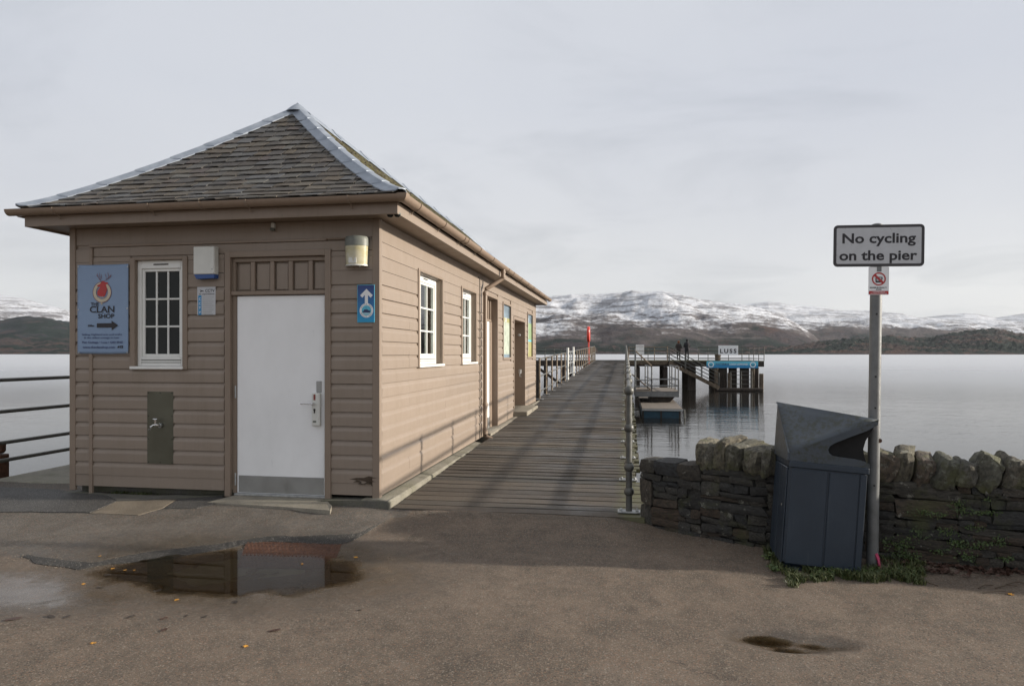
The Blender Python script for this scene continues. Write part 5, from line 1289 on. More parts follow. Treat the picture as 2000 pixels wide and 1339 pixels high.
# people on the pier head
def person(label, x, y, z0, hgt, coat, hair, sk='skin', lean=.06, group=None):
    root = thing('person', label, 'person', (x, y, z0)); s = hgt / 1.75
    J = {'pel': (0, 0, .93), 'wst': (0, .01, 1.08), 'chs': (0, .03 + lean * .5, 1.30), 'nkb': (0, .04 + lean, 1.46), 'nk': (0, .05 + lean, 1.53), 'hd': (0, .07 + lean, 1.64), 'ht': (0, .06 + lean, 1.72)}
    E = [('pel', 'wst'), ('wst', 'chs'), ('chs', 'nkb'), ('nkb', 'nk'), ('nk', 'hd'), ('hd', 'ht')]
    Rd = {'pel': .15, 'wst': .145, 'chs': .165, 'nkb': .09, 'nk': .055, 'hd': .095, 'ht': .075}
    for sd_, q in ((-1, 'l'), (1, 'r')):
        J.update({q + 'sh': (.17 * sd_, .04 + lean, 1.41), q + 'el': (.25 * sd_, .07 + lean, 1.13), q + 'wr': (.16 * sd_, .27 + lean, 1.06), q + 'ha': (.12 * sd_, .34 + lean, 1.05),
                  q + 'hp': (.09 * sd_, 0, .86), q + 'kn': (.10 * sd_, .02, .48), q + 'an': (.10 * sd_, -.03, .09), q + 'to': (.12 * sd_, .12, .045)})
        Rd.update({q + 'sh': .075, q + 'el': .055, q + 'wr': .045, q + 'ha': .045, q + 'hp': .095, q + 'kn': .065, q + 'an': .048, q + 'to': .045})
        E += [('nkb', q + 'sh'), (q + 'sh', q + 'el'), (q + 'el', q + 'wr'), (q + 'wr', q + 'ha'), ('pel', q + 'hp'), (q + 'hp', q + 'kn'), (q + 'kn', q + 'an'), (q + 'an', q + 'to')]
    ks = list(J); me = bpy.data.meshes.new('body'); me.from_pydata([tuple(c * s for c in J[k]) for k in ks], [(ks.index(a), ks.index(b)) for a, b in E], []); me.materials.append(M(coat))
    o = bpy.data.objects.new('body', me); COL.objects.link(o); o.parent = root
    sk_ = o.modifiers.new('skin', 'SKIN'); sl = me.skin_vertices[0].data if me.skin_vertices else None
    if sl is None:
        bm = bmesh.new(); bm.from_mesh(me); bm.verts.layers.skin.verify(); bm.to_mesh(me); bm.free(); sl = me.skin_vertices[0].data
    for i, k in enumerate(ks): sl[i].radius = (Rd[k] * s, Rd[k] * s * (.75 if k in ('chs', 'wst', 'pel') else 1)); sl[i].use_root = (k == 'pel')
    sb = o.modifiers.new('sub', 'SUBSURF'); sb.levels = 1; sb.render_levels = 2
    def part(nm, prof, c, mat, sy=1): mb = MB(); mb.lathe(prof, (0, 0, 0), 14); mb.v = [Vector((v.x * s + c[0] * s, v.y * s * sy + c[1] * s, v.z * s + c[2] * s)) for v in mb.v]; p = mb.build(nm, mat, None, True); p.parent = root; return p
    part('coat', [(.17, -.24), (.20, -.20), (.19, 0), (.21, .25), (.205, .38), (.11, .50), (.07, .53)], (0, .03 + lean * .5, .98), coat, .72)
    part('hair', [(.07, -.17 if hair == 'hair_auburn' else -.04), (.105, -.10 if hair == 'hair_auburn' else -.02), (.115, 0), (.11, .06), (.07, .11), (.01, .125)], (0, .05 + lean, 1.64), hair)
    part('face', [(.03, -.09), (.065, -.05), (.075, 0), (.06, .05)], (0, .115 + lean, 1.62), sk)
    root.rotation_euler = (0, 0, R(-8)); return root
x, z = onY(1325.5, 703, 56.2); person('person with auburn hair in a dark brown coat leaning on the far railing', x, 56.3, DK, 1.56, 'coat_brown', 'hair_auburn')
x, z = onY(1342, 703, 56.2); person('taller person in a black coat and dark hat at the far railing', x, 56.3, DK, 1.68, 'coat_dark', 'coat_dark')

# floating pontoon and landing stage right of the pier
def px_on(px, Y): return onY(px, 0, Y)[0]
PY = 28.9; pn = thing('pontoon', 'low floating pontoon with a dark blue side beside the pier', 'pontoon', (1.5, PY, WAT))
x0, x1 = px_on(1254, PY), px_on(1334, PY)
MB().box(x0, x1, PY, 37.2, WAT + .30, WAT + .40, .01).build('deck', 'pontoon_deck', pn)
MB().box(x0 + .06, x1 - .14, PY + .06, 37.0, WAT - .3, WAT + .298, .02).build('hull', 'pontoon_blue', pn)
for x in (x0 + .04, (x0 + x1) / 2 - .05, x1 - .12): MB().box(x - .03, x + .03, PY + .01, PY + .058, WAT - .2, WAT + .299).build('rib', 'timber_dark', pn)
MB().tube([(x1 + .06, PY + .1, WAT + .36), (x1 + .08, PY + .1, WAT - .6)], .035, 8).build('mooring_pole', 'rail_metal', pn, True)
MB().box(x0, x1, PY - .03, PY - .001, WAT + .31, WAT + .38).build('edge_strip', 'galvanised', pn)
# landing stage on its own trough-shaped float
LY = 32.3; ls = thing('landing_stage', 'raised grey metal landing stage with railings standing over the pontoon', 'platform', (1.4, LY, 0))
x0, x1 = px_on(1239.5, LY), px_on(1327, LY); zf = EYE - (762 - HOR) / F * LY * 1.0
MB().box(x0, x1, LY, LY + 3.6, zf - .27, zf - .02, .01).build('girder', 'post_metal', ls); MB().box(x0, x1, LY, LY + 3.6, zf - .018, zf, 0).build('floor', 'pontoon_deck', ls)
c_ = (px_on(1268, LY + .3), px_on(1318, LY + .3))
mb = MB(); mb.prism([(c_[0], zf - .271), (c_[1], zf - .271), (c_[1] - .22, zf - .52), (c_[1] - .42, WAT + .41), (c_[0] + .12, WAT + .41), (c_[0] + .01, zf - .5)], 'y', LY + .25, LY + 2.4); mb.build('float', 'timber_dark', ls)
def srail(pts, hs, par, mat='post_metal', r=.025):
    for p in pts: MB().tube([p, Vector(p) + Vector((0, 0, max(hs)))], r + .008, 8).build('post', mat, par, True)
    for h in hs: MB().tube([Vector(p) + Vector((0, 0, h)) for p in pts], r, 8).build('rail', mat, par, True)
srail([(x0 + .03, LY + .05, zf), (px_on(1273, LY), LY + .05, zf)], (.22, .50), ls)
srail([(px_on(1273, LY), LY + .05, zf), (px_on(1273, LY) - .12, LY + 1.8, zf), (px_on(1273, LY) - .2, LY + 3.5, zf)], (.25, .55, 1.14), ls)
srail([(px_on(1273, LY), LY + .05, zf), (x1 - .04, LY + .05, zf)], (.25, .55), ls)
srail([(x1 - .04, LY + .05, zf), (x1 - .1, LY + 1.2, zf), (x1 - .18, LY + 2.4, zf), (x1 - .22, LY + 3.5, zf)], (.25, .55, 1.14), ls)
MB().tube([(x0 + .03, LY + .1, 1.72), (x0 + .03, LY + .1, zf)], .04, 8).build('post', 'post_metal', ls, True)
MB().tube([(x0 + .03, LY + .1, 1.60), (px_on(1273, LY), LY + .05, zf + 1.16)], .032, 8).build('handrail', 'rail_rust', ls, True)
beam('ramp', 'timber_brown', ls, (x0 - .1, LY + .9, dz(LY) - .03), (x0 + .75, LY + .9, zf + .03), .9, .05)

# ------------------------------------------------------------------ dry stone wall
random.seed(31)
wl_ = thing('stone_wall', 'low rubble stone wall with upright coping stones right of the pier', 'wall', (1.0, 5.9, -.1))
seg = [(Vector((wall_pts[i][0], wall_pts[i][1])), Vector((wall_pts[i + 1][0], wall_pts[i + 1][1]))) for i in range(3)]
cum = [0]
for a, b in seg: cum.append(cum[-1] + (b - a).length)
def wp(s, off=0, z=0):
    for i, (a, b) in enumerate(seg):
        if s <= cum[i + 1] or i == 2:
            d = (b - a).normalized(); nrm = Vector((d.y, -d.x)); p = a + d * (s - cum[i]) + nrm * off; return Vector((p.x, p.y, z)), math.atan2(d.y, d.x)
LOW = .50; WTOP = .50
def stone_mesh(seed, cuts, sph, nm, mat):
    random.seed(seed); bm = bmesh.new(); bmesh.ops.create_cube(bm, size=1)
    bmesh.ops.subdivide_edges(bm, edges=bm.edges[:], cuts=cuts, use_grid_fill=True)
    sk = [random.uniform(-.09, .09) for _ in range(8)]
    for v in bm.verts:
        c = v.co.copy(); m_ = max(abs(c.x), abs(c.y), abs(c.z)); s_ = c.normalized() * .5
        v.co = c.lerp(s_ * (1.15), sph)
        e_ = sum(1 for k in c if abs(abs(k) - .5) < 1e-4)
        if e_ >= 2: v.co *= 1 - .05 * (e_ - 1)
        v.co.x += sk[0] * c.z + sk[1] * c.y * c.z; v.co.z += sk[2] * c.x + sk[3] * c.x * c.x
        v.co += Vector((random.uniform(-1, 1), random.uniform(-1, 1), random.uniform(-1, 1))) * (.045 if cuts < 2 else .03)
    me = bpy.data.meshes.new(nm); bm.to_mesh(me); bm.free(); me.polygons.foreach_set('use_smooth', [True] * len(me.polygons)); me.set_sharp_from_angle(angle=R(42)); me.materials.append(M(mat)); return me
sv_ = [stone_mesh(200 + k, 1, .0, 'stone', 'stone') for k in range(10)]; cv_ = [stone_mesh(300 + k, 4, .30, 'coping_stone', 'coping') for k in range(9)]
for k, me in enumerate(cv_):
    for v in me.vertices:
        c = v.co; q = mn.noise(Vector((c.x * 2.2 + k * 9, c.y * 2.2, c.z * 2.2))) * .16 + mn.noise(Vector((c.x * 5.5 + k * 9, c.y * 5.5, c.z * 5.5))) * .09 + mn.noise(Vector((c.x * 13 + k * 9, c.y * 13, c.z * 13))) * .04
        v.co = c * (1 + q)
    me.update(); me.set_sharp_from_angle(angle=R(24))
random.seed(37)
stones = []
def split(s0, s1, z0, z1):
    w_, h = s1 - s0, z1 - z0
    if h > .17 or (h > .09 and random.random() < .72 and h > .085):
        f = random.uniform(.32, .68); m_ = z0 + h * f
        if h > .085: split(s0, s1, z0, m_); split(s0, s1, m_, z1); return
    if w_ > .42 or (w_ > .16 and w_ > h * 2.4 and random.random() < .75):
        f = random.uniform(.3, .7); m_ = s0 + w_ * f; split(s0, m_, z0, z1); split(m_, s1, z0, z1); return
    stones.append((s0, s1, z0, z1))
cells = [(0, .115, .10, .335), (0, .135, -.1, .10)]
# hand-laid blocks at the pier end, as in the photo
stones += [(0, .12, .105, .335), (0, .11, -.1, .10), (0.0, .145, .395, .51), (.15, .385, .395, .515), (.39, .60, .38, .515), (0, .22, .34, .392), (.22, .38, .338, .388)]
split(.125, .38, .105, .335); split(.115, .40, -.13, .10); split(.385, .60, -.13, .375)
s = .60
while s < cum[2]:
    e = min(s + random.uniform(.38, .62), cum[2]); zt_ = WTOP; split(s, e, -.13, zt_); s = e
while s < 5.6:
    e = s + random.uniform(.45, .7); split(s, e, -.13, WTOP); s = e
stones = [q for q in stones if (q[3] - q[2]) > .015]
small = MB(); cnt = 0
stones.sort(key=lambda q: abs(q[0] - 1.4))
for (a, b, c, d) in stones:
    p, ang = wp((a + b) / 2, -.10 + random.uniform(-.004, .022), (c + d) / 2)
    o = link('stone', random.choice(sv_), wl_, p, (random.uniform(-.05, .05), random.uniform(-.07, .07), ang + random.uniform(-.05, .05)))
    o.scale = ((b - a) * 1.06, .26, (d - c) * 1.08 - .004); cnt += 1
    if cnt >= 290: break
s = LOW
while s < 5.6:
    w_ = random.uniform(.085, .185); h = random.uniform(.175, .255) if s < 1.6 else random.uniform(.17, .235)
    p, ang = wp(s + w_ / 2, -.15 + random.uniform(-.03, .03), WTOP - .02 + h / 2 + random.uniform(-.01, .015))
    o = link('coping_stone', random.choice(cv_), wl_, p, (random.uniform(-.08, .08), (-.34 if s > 1.9 else .06) * random.uniform(.5, 1.5) + random.uniform(-.12, .12), ang + random.uniform(-.3, .3)))
    o.rotation_euler = (o.rotation_euler[0], -o.rotation_euler[1] if s > 1.9 else o.rotation_euler[1], o.rotation_euler[2])
    o.scale = (w_ * 1.12, random.uniform(.34, .44), h * 1.18); s += w_ * 1.0
core = MB()
for i, (a, b) in enumerate(seg):
    d = (b - a).normalized(); n_ = Vector((d.y, -d.x))
    q = [a - n_ * .09, b - n_ * .09, b - n_ * .36, a - n_ * .36]
    core.prism([(v.x, v.y) for v in q], 'z', -.5, (.49 if i else .45) + .001 * i)
core.build('core', 'mortar', wl_)

# ------------------------------------------------------------------ litter bin (built upright, then tilted)
bn = bpy.data.objects.new('litter_bin', None); COL.objects.link(bn)
tag(bn, 'leaning dark slate-blue litter bin with a slanted hood in front of the wall', 'bin')
BW, BD, BHt = .53, .50, .80
mb = MB()
body = MB(); body.box(0, BW, 0, BD, .035, BHt, .03).build('body', 'bin_plastic', bn, center=False)
MB().box(.02, BW - .02, .02, BD - .02, 0, .034).build('base', 'bin_plastic', bn, center=False)
for (a, b) in ((.012, .262), (.276, BW - .055)): MB().box(a, b, -.009, -.0005, .06, BHt - .055, .006).build('door_panel', 'bin_plastic', bn, center=False)
MB().box(BW - .048, BW - .004, -.007, -.0005, .06, BHt - .05, .004).build('corner_strip', 'bin_plastic', bn, center=False)
MB().box(-.008, BW + .008, -.012, BD + .006, BHt - .045, BHt + .001, .006).build('collar', 'bin_plastic', bn, center=False)
MB().box(-.012, -.0005, .03, BD * .52, .05, BHt - .05, .005).build('side_panel', 'bin_plastic', bn, center=False)
MB().box(-.010, -.0005, BD * .54, BD - .02, .05, BHt - .05, .005).build('side_panel', 'bin_plastic', bn, center=False)
MB().lathe([(.011, -.004), (.009, .0)], (-.012, .12, .46), 12, 'x').build('lock', 'galvanised', bn, center=False)
MB().box(-.012, .02, BD * .60, BD + .004, BHt, BHt + .055, .004).build('rear_lip', 'bin_plastic', bn, center=False)
# hood: high back-left corner and a peak over the front right, falling to the front left
FL, FR, BL, BR = Vector((-.006, -.008, .862)), Vector((BW + .045, -.006, 1.155)), Vector((-.03, BD, 1.215)), Vector((BW + .03, BD, 1.12))
hb = BHt + .002
yF, yK = -.008, BD
def cheek(y, slope_l, slope_r, name, par, th=.012, cut=True, mat='bin_hood'):
    """front wall of the hood with the throat cut out of its right part"""
    top = lambda x: slope_l + (slope_r - slope_l) * (x + .006) / (BW + .05)
    pts = [(-.006, hb), (BW + .006, hb), (BW + .006, hb + .030)]
    # lower lip up to the throat, rounded left end, then along under the slope to the tip
    pts += [(BW - .03, hb + .045), (BW - .09, hb + .054), (.33, hb + .058), (.285, hb + .064), (.262, hb + .080), (.252, hb + .104), (.262, hb + .130), (.29, hb + .153), (.40, hb + .212), (.50, hb + .262)]
    pts += [(BW + .043, hb + .312), (BW + .045, slope_r), (-.006, slope_l)]
    mb = MB(); mb.prism(pts, 'y', y, y + th); return mb.build(name, mat, par, center=False)
ck = cheek(yF, .862, 1.155, 'hood_front', bn); ck['label'] = 'front of the hood with a rounded throat opening'
def shell(tri, th=.012):
    a, b, c = tri; n_ = (b - a).cross(c - a).normalized() * th
    if n_.z < 0: n_ = -n_
    mb = MB(); mb.add([a, b, c, a - n_, b - n_, c - n_], [(0, 1, 2), (5, 4, 3), (0, 3, 4, 1), (1, 4, 5, 2), (2, 5, 3, 0)]); return mb
cntr = Vector((BW * .30, BD * .42, 1.060))
mb = MB(); N_ = 8
def bary(a, b, c, sag):
    vs = []; idx = {}; fs = []
    for i in range(N_ + 1):
        for j in range(N_ + 1 - i):
            u, v = i / N_, j / N_; w2 = 1 - u - v; p = a * w2 + b * u + c * v; p = p - Vector((0, 0, sag * 27 * u * v * w2)); idx[(i, j)] = len(vs); vs.append(p)
    for i in range(N_):
        for j in range(N_ - i):
            fs.append((idx[(i, j)], idx[(i + 1, j)], idx[(i, j + 1)]))
            if i + j < N_ - 1: fs.append((idx[(i + 1, j)], idx[(i + 1, j + 1)], idx[(i, j + 1)]))
    return vs, fs
mb.add(*bary(FL, FR, BL, .028)); mb.add(*bary(BL, FR, BR, .0))
hood = mb.build('hood_top', 'bin_hood', bn, True, center=False); s_ = hood.modifiers.new('s', 'SOLIDIFY'); s_.thickness = .014; s_.offset = -1
mb = MB(); mb.prism([(-.008, hb), (yK, hb), (yK, 1.212), (-.008, .860)], 'x', -.022, -.008); mb.build('hood_side', 'bin_hood', bn, center=False)
mb = MB(); mb.prism([(-.006, hb), (BW - .1, hb), (BW - .14, hb + .12), (BW - .12, hb + .20), (BW - .02, 1.10), (-.02, 1.19)], 'y', yK - .014, yK); mb.build('hood_back', 'bin_hood', bn, center=False)
mb = MB(); mb.prism([(.01, hb - .001), (BW - .005, hb - .001), (BW - .005, hb + .035), (BW - .020, hb + .075), (BW - .032, hb + .13), (BW - .020, hb + .19), (BW + .035, hb + .305), (BW - .15, hb + .215), (.01, hb + .05)], 'y', .03, .042); mb.build('throat_shade_panel', 'void', bn, center=False)  # black panel added to paint the shade inside the throat
mb = MB(); mb.prism([(.01, hb), (BW - .03, hb), (BW - .03, hb + .004), (.01, hb + .004)], 'y', .01, BD - .02); mb.build('mouth_floor', 'void', bn, center=False)
bp0 = onZ(1536, 1112, -.092)
bn.location = (bp0[0] - .028, bp0[1], -.100); bn.rotation_euler = (R(-2.5), R(4.3), R(-1.5))

# ------------------------------------------------------------------ sign post and signs
px0, py0 = onZ(1703.5, 1104, -.09)
TILT = (R(0), R(.75), 0)
def tilted(name, label, cat):
    o = bpy.data.objects.new(name, None); COL.objects.link(o); tag(o, label, cat); return o
sp_ = tilted('sign_post', 'tall grey metal pole behind the bin carrying two signs', 'pole')
MB().tube([(0, 0, -.3), (0, 0, 2.50)], .0405, 18).build('pole', 'post_metal', sp_, True, center=False)
MB().lathe([(.0415, 0), (.044, .004), (.038, .022), (.02, .03)], (0, 0, 2.50), 18).build('cap', 'post_metal', sp_, True, center=False)
for z, dx in ((1.40, 0), (1.17, 0), (.60, 0), (1.86, 0)): MB().lathe([(.007, 0), (.007, .004)], (dx - .008, -.044, z), 8, 'y').build('bolt_hole', 'black', sp_, center=False)
MB().lathe([(.016, 0), (.013, .003)], (.030, -.033, .93), 10, 'y').build('rust_spot', 'drain_rust', sp_, center=False)
def rrect(x0, x1, z0, z1, r, n=6):
    p = []
    for cx, cz, a0 in ((x1 - r, z1 - r, 0), (x0 + r, z1 - r, 90), (x0 + r, z0 + r, 180), (x1 - r, z0 + r, 270)):
        for k in range(n + 1): a = R(a0 + 90 * k / n); p.append((cx + math.cos(a) * r, cz + math.sin(a) * r))
    return p
S = 5.0 / F
dS = py0 * CS - px0 * SN - .05
def sx(px, py):   # picture to the sign plane, relative to the pole foot (pole leans a little)
    X, Z = onY(px, py, py0 - .06); return X - px0, Z + .09
def sgn(name, label, parts):
    pass
ns = tilted('no_cycling_sign', 'grey rectangular sign reading No cycling on the pier, on top of the pole', 'sign')
x0, z1 = sx(1628, 441); x1, z0 = sx(1806, 518.5)
lean_x = 2.3 * math.tan(R(.75)); x0 -= lean_x; x1 -= lean_x
mb = MB(); mb.prism(rrect(x0, x1, z0, z1, .03), 'y', -.056, -.052); mb.build('frame', 'sign_frame', ns, center=False)
mb = MB(); mb.prism(rrect(x0 + .021, x1 - .021, z0 + .021, z1 - .021, .010), 'y', -.0575, -.0562); mb.build('panel', 'sign_grey', ns, center=False)
mb = MB(); mb.box(x0 + .04, x1 - .04, -.051, -.046, z1 - .09, z1 - .07).box(x0 + .04, x1 - .04, -.051, -.046, z0 + .07, z0 + .09); mb.build('bracket', 'galvanised', ns, center=False)
W_, H_ = x1 - x0, z1 - z0
def fit2(s, u0, u1, v, h, mat, par, y, bold, cap=.72, box=None):
    X0, Z1, W2_, H2_ = box
    t_ = text(s, 1, mat, None, (0, 0, 0), bold, ext=.0006); t_.parent = par; me = t_.data; xs_ = [q.co.x for q in me.vertices]; wd = max(xs_) - min(xs_); mx = (max(xs_) + min(xs_)) / 2
    me.transform(Matrix.Translation((-mx, 0, 0))); me.transform(Matrix.Diagonal((W2_ * (u1 - u0) / wd, 1, H2_ * h / cap, 1))); t_.location = (X0 + W2_ * (u0 + u1) / 2, y, Z1 - H2_ * v); return t_
bx_ = (x0, z1, W_, H_)
fit2('No cycling', .098, .905, .432, .235, 'print_black', ns, -.0582, .024, box=bx_); fit2('on the pier', .066, .922, .842, .235, 'print_black', ns, -.0582, .024, box=bx_)
for u, v in ((.13, .08), (.63, .1), (.64, .14), (.95, .24), (.93, .41), (.19, .87), (.30, .85), (.39, .88), (.42, .86), (.04, .46), (.2, .48)): MB().lathe([(.0018, 0), (.0018, .0004)], (x0 + W_ * u, -.0580, z1 - H_ * v), 6, 'y').build('speck', 'twig', ns, center=False)
n2 = tilted('prohibition_sign', 'small white sign with a red crossed circle, just below the cycling sign', 'sign')
lean2 = 1.95 * math.tan(R(.75)); x0, z1 = sx(1696.5, 521); x1, z0 = sx(1736.5, 575); x0 -= lean2; x1 -= lean2; W_, H_ = x1 - x0, z1 - z0
mb = MB(); mb.prism(rrect(x0, x1, z0, z1, .006), 'y', -.053, -.049); mb.build('panel', 'print_white', n2, center=False)
mb = MB(); mb.prism(rrect(x0 + .003, x1 - .003, z0 + .003, z0 + H_ * .135, .004), 'y', -.0540, -.0532); mb.build('red_strip', 'print_red', n2, center=False)
MB().box(x0 + W_ * .40, x0 + W_ * .62, -.056, -.0532, z1 - H_ * .17, z1 + .004).build('clip', 'post_metal', n2, center=False)
def ring_c(cx, cz, r0, r1, mat, y, par):
    mb = MB(); n = 36
    for k in range(n):
        a, b = 2 * math.pi * k / n, 2 * math.pi * (k + 1) / n
        mb.add([(cx + math.cos(a) * r1, y, cz + math.sin(a) * r1), (cx + math.cos(b) * r1, y, cz + math.sin(b) * r1), (cx + math.cos(b) * r0, y, cz + math.sin(b) * r0), (cx + math.cos(a) * r0, y, cz + math.sin(a) * r0)], [(0, 1, 2, 3)])
    return mb.build('ring', mat, par, center=False, fix=False)
cx, cz = x0 + W_ * .5, z1 - H_ * .435; rr = W_ * .345
ring_c(cx, cz, rr * .80, rr, 'print_red', -.0545, n2)
mb = MB(); d_ = rr * .6; w2 = rr * .12; mb.prism([(cx - d_ - w2, cz + d_ - w2), (cx - d_ + w2, cz + d_ + w2), (cx + d_ + w2, cz - d_ + w2), (cx + d_ - w2, cz - d_ - w2)], 'y', -.0556, -.0550); mb.build('bar', 'print_red', n2, center=False)
mb = MB(); mb.prism([(cx - rr * .45, cz - rr * .55), (cx + rr * .28, cz - rr * .55), (cx + rr * .28, cz - rr * .35), (cx + rr * .55, cz + .0), (cx + rr * .5, cz + rr * .3), (cx - rr * .2, cz + rr * .35), (cx - rr * .5, cz + rr * .1)], 'y', -.0541, -.0536); mb.build('icon', 'print_black', n2, center=False)
mb = MB(); mb.prism([(cx - rr * .30, cz - rr * .30), (cx + rr * .2, cz - rr * .30), (cx + rr * .38, cz + .0), (cx + rr * .36, cz + rr * .2), (cx - rr * .15, cz + rr * .22), (cx - rr * .34, cz + rr * .05)], 'y', -.0545, -.0542); mb.build('icon', 'sign_grey', n2, center=False)
b2 = (x0, z1, W_, H_); fit2('MAXIMUM PENALTY', .08, .90, .765, .045, 'print_black', n2, -.0538, .02, box=b2); fit2('\u00a3500', .36, .64, .835, .05, 'print_black', n2, -.0538, .02, box=b2); fit2('CONSUMPTION OF', .2, .8, .915, .032, 'print_white', n2, -.0545, .01, box=b2); fit2('ALCOHOL PROHIBITED', .1, .9, .97, .035, 'print_white', n2, -.0545, .01, box=b2)
for o in (sp_, ns, n2): o.location = (px0, py0, -.09); o.rotation_euler = TILT

# ------------------------------------------------------------------ drain cover at the puddle's edge
random.seed(9)
q = [onZ(a, b, -.10) for a, b in ((482, 1057), (668, 1061), (648, 1104), (462, 1100))]
dc = thing('drain_cover', 'rusty iron drain cover half sunk in the puddle before the door', 'drain cover', (q[0][0] + .3, q[0][1] - .1, -.1))
def dl(u, v): a = Vector(q[0]).lerp(Vector(q[1]), u); b = Vector(q[3]).lerp(Vector(q[2]), u); p = a.lerp(b, v); return p.x, p.y
ztop = lambda v: -.0965 - .030 * v
mb = MB(); t4 = [dl(0, 0), dl(1, 0), dl(1, 1), dl(0, 1)]; zz_ = [ztop(0), ztop(0), ztop(1), ztop(1)]
mb.add([(p[0], p[1], z) for p, z in zip(t4, zz_)] + [(p[0], p[1], z - .05) for p, z in zip(t4, zz_)], [(0, 1, 2, 3), (7, 6, 5, 4), (0, 4, 5, 1), (1, 5, 6, 2), (2, 6, 7, 3), (3, 7, 4, 0)]); mb.build('frame', 'drain_rust', dc)
mb = MB()
for i in range(24):
    for j in range(8):
        u, v = (i + .5 + (j % 2) * .5) / 25, (j + .5) / 8; x, y = dl(u, v); s_ = .010; z = ztop(v)
        mb.add([(x - s_, y, z + .001), (x, y - s_ * 1.3, z + .001), (x + s_, y, z + .001), (x, y + s_ * 1.3, z + .001), (x, y, z + .007)], [(0, 1, 4), (1, 2, 4), (2, 3, 4), (3, 0, 4)])
mb.build('stud_pattern', 'drain_rust', dc, kind='stuff')

# ------------------------------------------------------------------ fallen leaves, twigs, litter
random.seed(77)
def leaf_mesh(seed, star):
    random.seed(seed); n = 10 if not star else 14; vs = [(0, 0, .004)]
    for k in range(n):
        a = 2 * math.pi * k / n; r = (.9 if k % 2 else .5) if star else .5 + .5 * abs(math.cos(a))
        if not star: vs.append((math.cos(a) * .5 * (1.0), math.sin(a) * .22, .004 + random.uniform(0, .25) * abs(math.sin(a)) * .3))
        else: vs.append((math.cos(a) * r * .5, math.sin(a) * r * .5, .002 + random.uniform(0, .15)))
    fs = [(0, k + 1, (k + 1) % n + 1) for k in range(n)]
    return vs, fs
def leaf_at(px, py, size, mat, star, label, group):
    x, y = onZ(px, py, -.088); vs, fs = leaf_mesh(int(px), star); me = mesh('fallen_leaf', [(a * size, b * size, c * size * .4) for a, b, c in vs], fs, mat)
    sm = None; o = link('fallen_leaf', me, None, (x, y, max(H(x, y), WZ) + .004), (random.uniform(-.1, .1), random.uniform(-.1, .1), random.uniform(0, 6.28)))
    m_ = o.modifiers.new('s', 'SOLIDIFY'); m_.thickness = .001; tag(o, label, 'leaf', group)
for (px, py, s_, lb) in ((195, 1086, .025, 'tiny yellow leaf farthest left on the tarmac seam'), (220, 1104, .035, 'small yellow leaf left of the puddle on the dark seam'), (244, 1107, .028, 'yellow leaf on the dark seam, second of a row of three'), (262, 1107, .022, 'tiny yellow leaf, right end of the row on the seam'), (163, 1134, .03, 'orange leaf at the left end of the puddle'), (345, 1166, .036, 'bright orange leaf on the near rim of the big puddle'), (182, 1255, .036, 'yellow leaf alone on the tarmac at lower left'), (480, 1260, .036, 'yellow leaf alone on the tarmac below the puddle'), (590, 1095, .022, 'tiny pale leaf floating where the door is mirrored'), (695, 1083, .045, 'crumpled tan leaf at the right end of the puddle'), (1974, 1160, .05, 'tan leaf near the twigs at the right edge of the picture')):
    leaf_at(px, py, s_, 'leaf_yellow', True, lb, 'yellow fallen leaves')
for (px, py, s_, mt, lb) in ((25, 1207, .09, 'leaf_red', 'long dark red leaf at the left edge of the picture'), (100, 1203, .07, 'leaf_dark', 'dark leaf left of a second dark leaf at lower left'), (131, 1203, .05, 'leaf_dark', 'curled dark leaf just right of another at lower left'), (255, 1203, .055, 'leaf_dark', 'dark leaf between the two pairs below the puddle'), (320, 1206, .05, 'leaf_red', 'reddish leaf on tarmac below the near rim of the puddle'), (321, 1228, .055, 'leaf_red', 'bright red-brown leaf lying flat below the puddle'), (364, 1200, .03, 'leaf_dark', 'small dark leaf just below the puddle rim'), (399, 1202, .04, 'leaf_dark', 'curled small dark leaf below the puddle rim, right one'), (536, 1228, .075, 'leaf_red', 'large red-brown leaf in the middle of the tarmac'), (460, 1170, .06, 'leaf_dark', 'sodden dark leaf at the near edge of the puddle'), (592, 1141, .035, 'leaf_dark', 'dark leaf floating on the mirrored door'), (702, 1189, .03, 'leaf_dark', 'small dark leaf right of the puddle'), (210, 1116, .05, 'leaf_dark', 'dark leaf afloat in the left part of the puddle'), (195, 1141, .05, 'leaf_dark', 'dark leaf afloat close to the orange leaf')):
    leaf_at(px, py, s_, mt, False, lb, 'dark fallen leaves')
lt_ = 0
def litter(px, py, z, mat, label, s_, n=5):
    x, y = onZ(px, py, z); mb = MB(); random.seed(int(px))
    for k in range(n):
        a = (x + random.uniform(-s_, s_), y + random.uniform(-s_, s_), z + .002); mb.box(a[0] - s_ * .5, a[0] + s_ * .4, a[1] - s_ * .4, a[1] + s_ * .4, a[2], a[2] + s_ * random.uniform(.2, .6), s_ * .1)
    o = mb.build('litter', mat); tag(o, label, 'litter')
litter(900, 906, dz(7.8) + .004, 'paper', 'crumpled scraps of white paper on the deck by the kerb', .025)
x, y = onZ(1716, 1107, -.09)
mb = MB(); mb.tube([(x, y - .02, -.085), (x - .006, y - .01, -.03)], .010, 6); mb.tube([(x - .006, y - .01, -.03), (x - .02, y + .0, .01)], .013, 6); tag(mb.build('litter', 'pink', None, True), 'crumpled pink wrapper at the foot of the pole', 'litter')
random.seed(5)
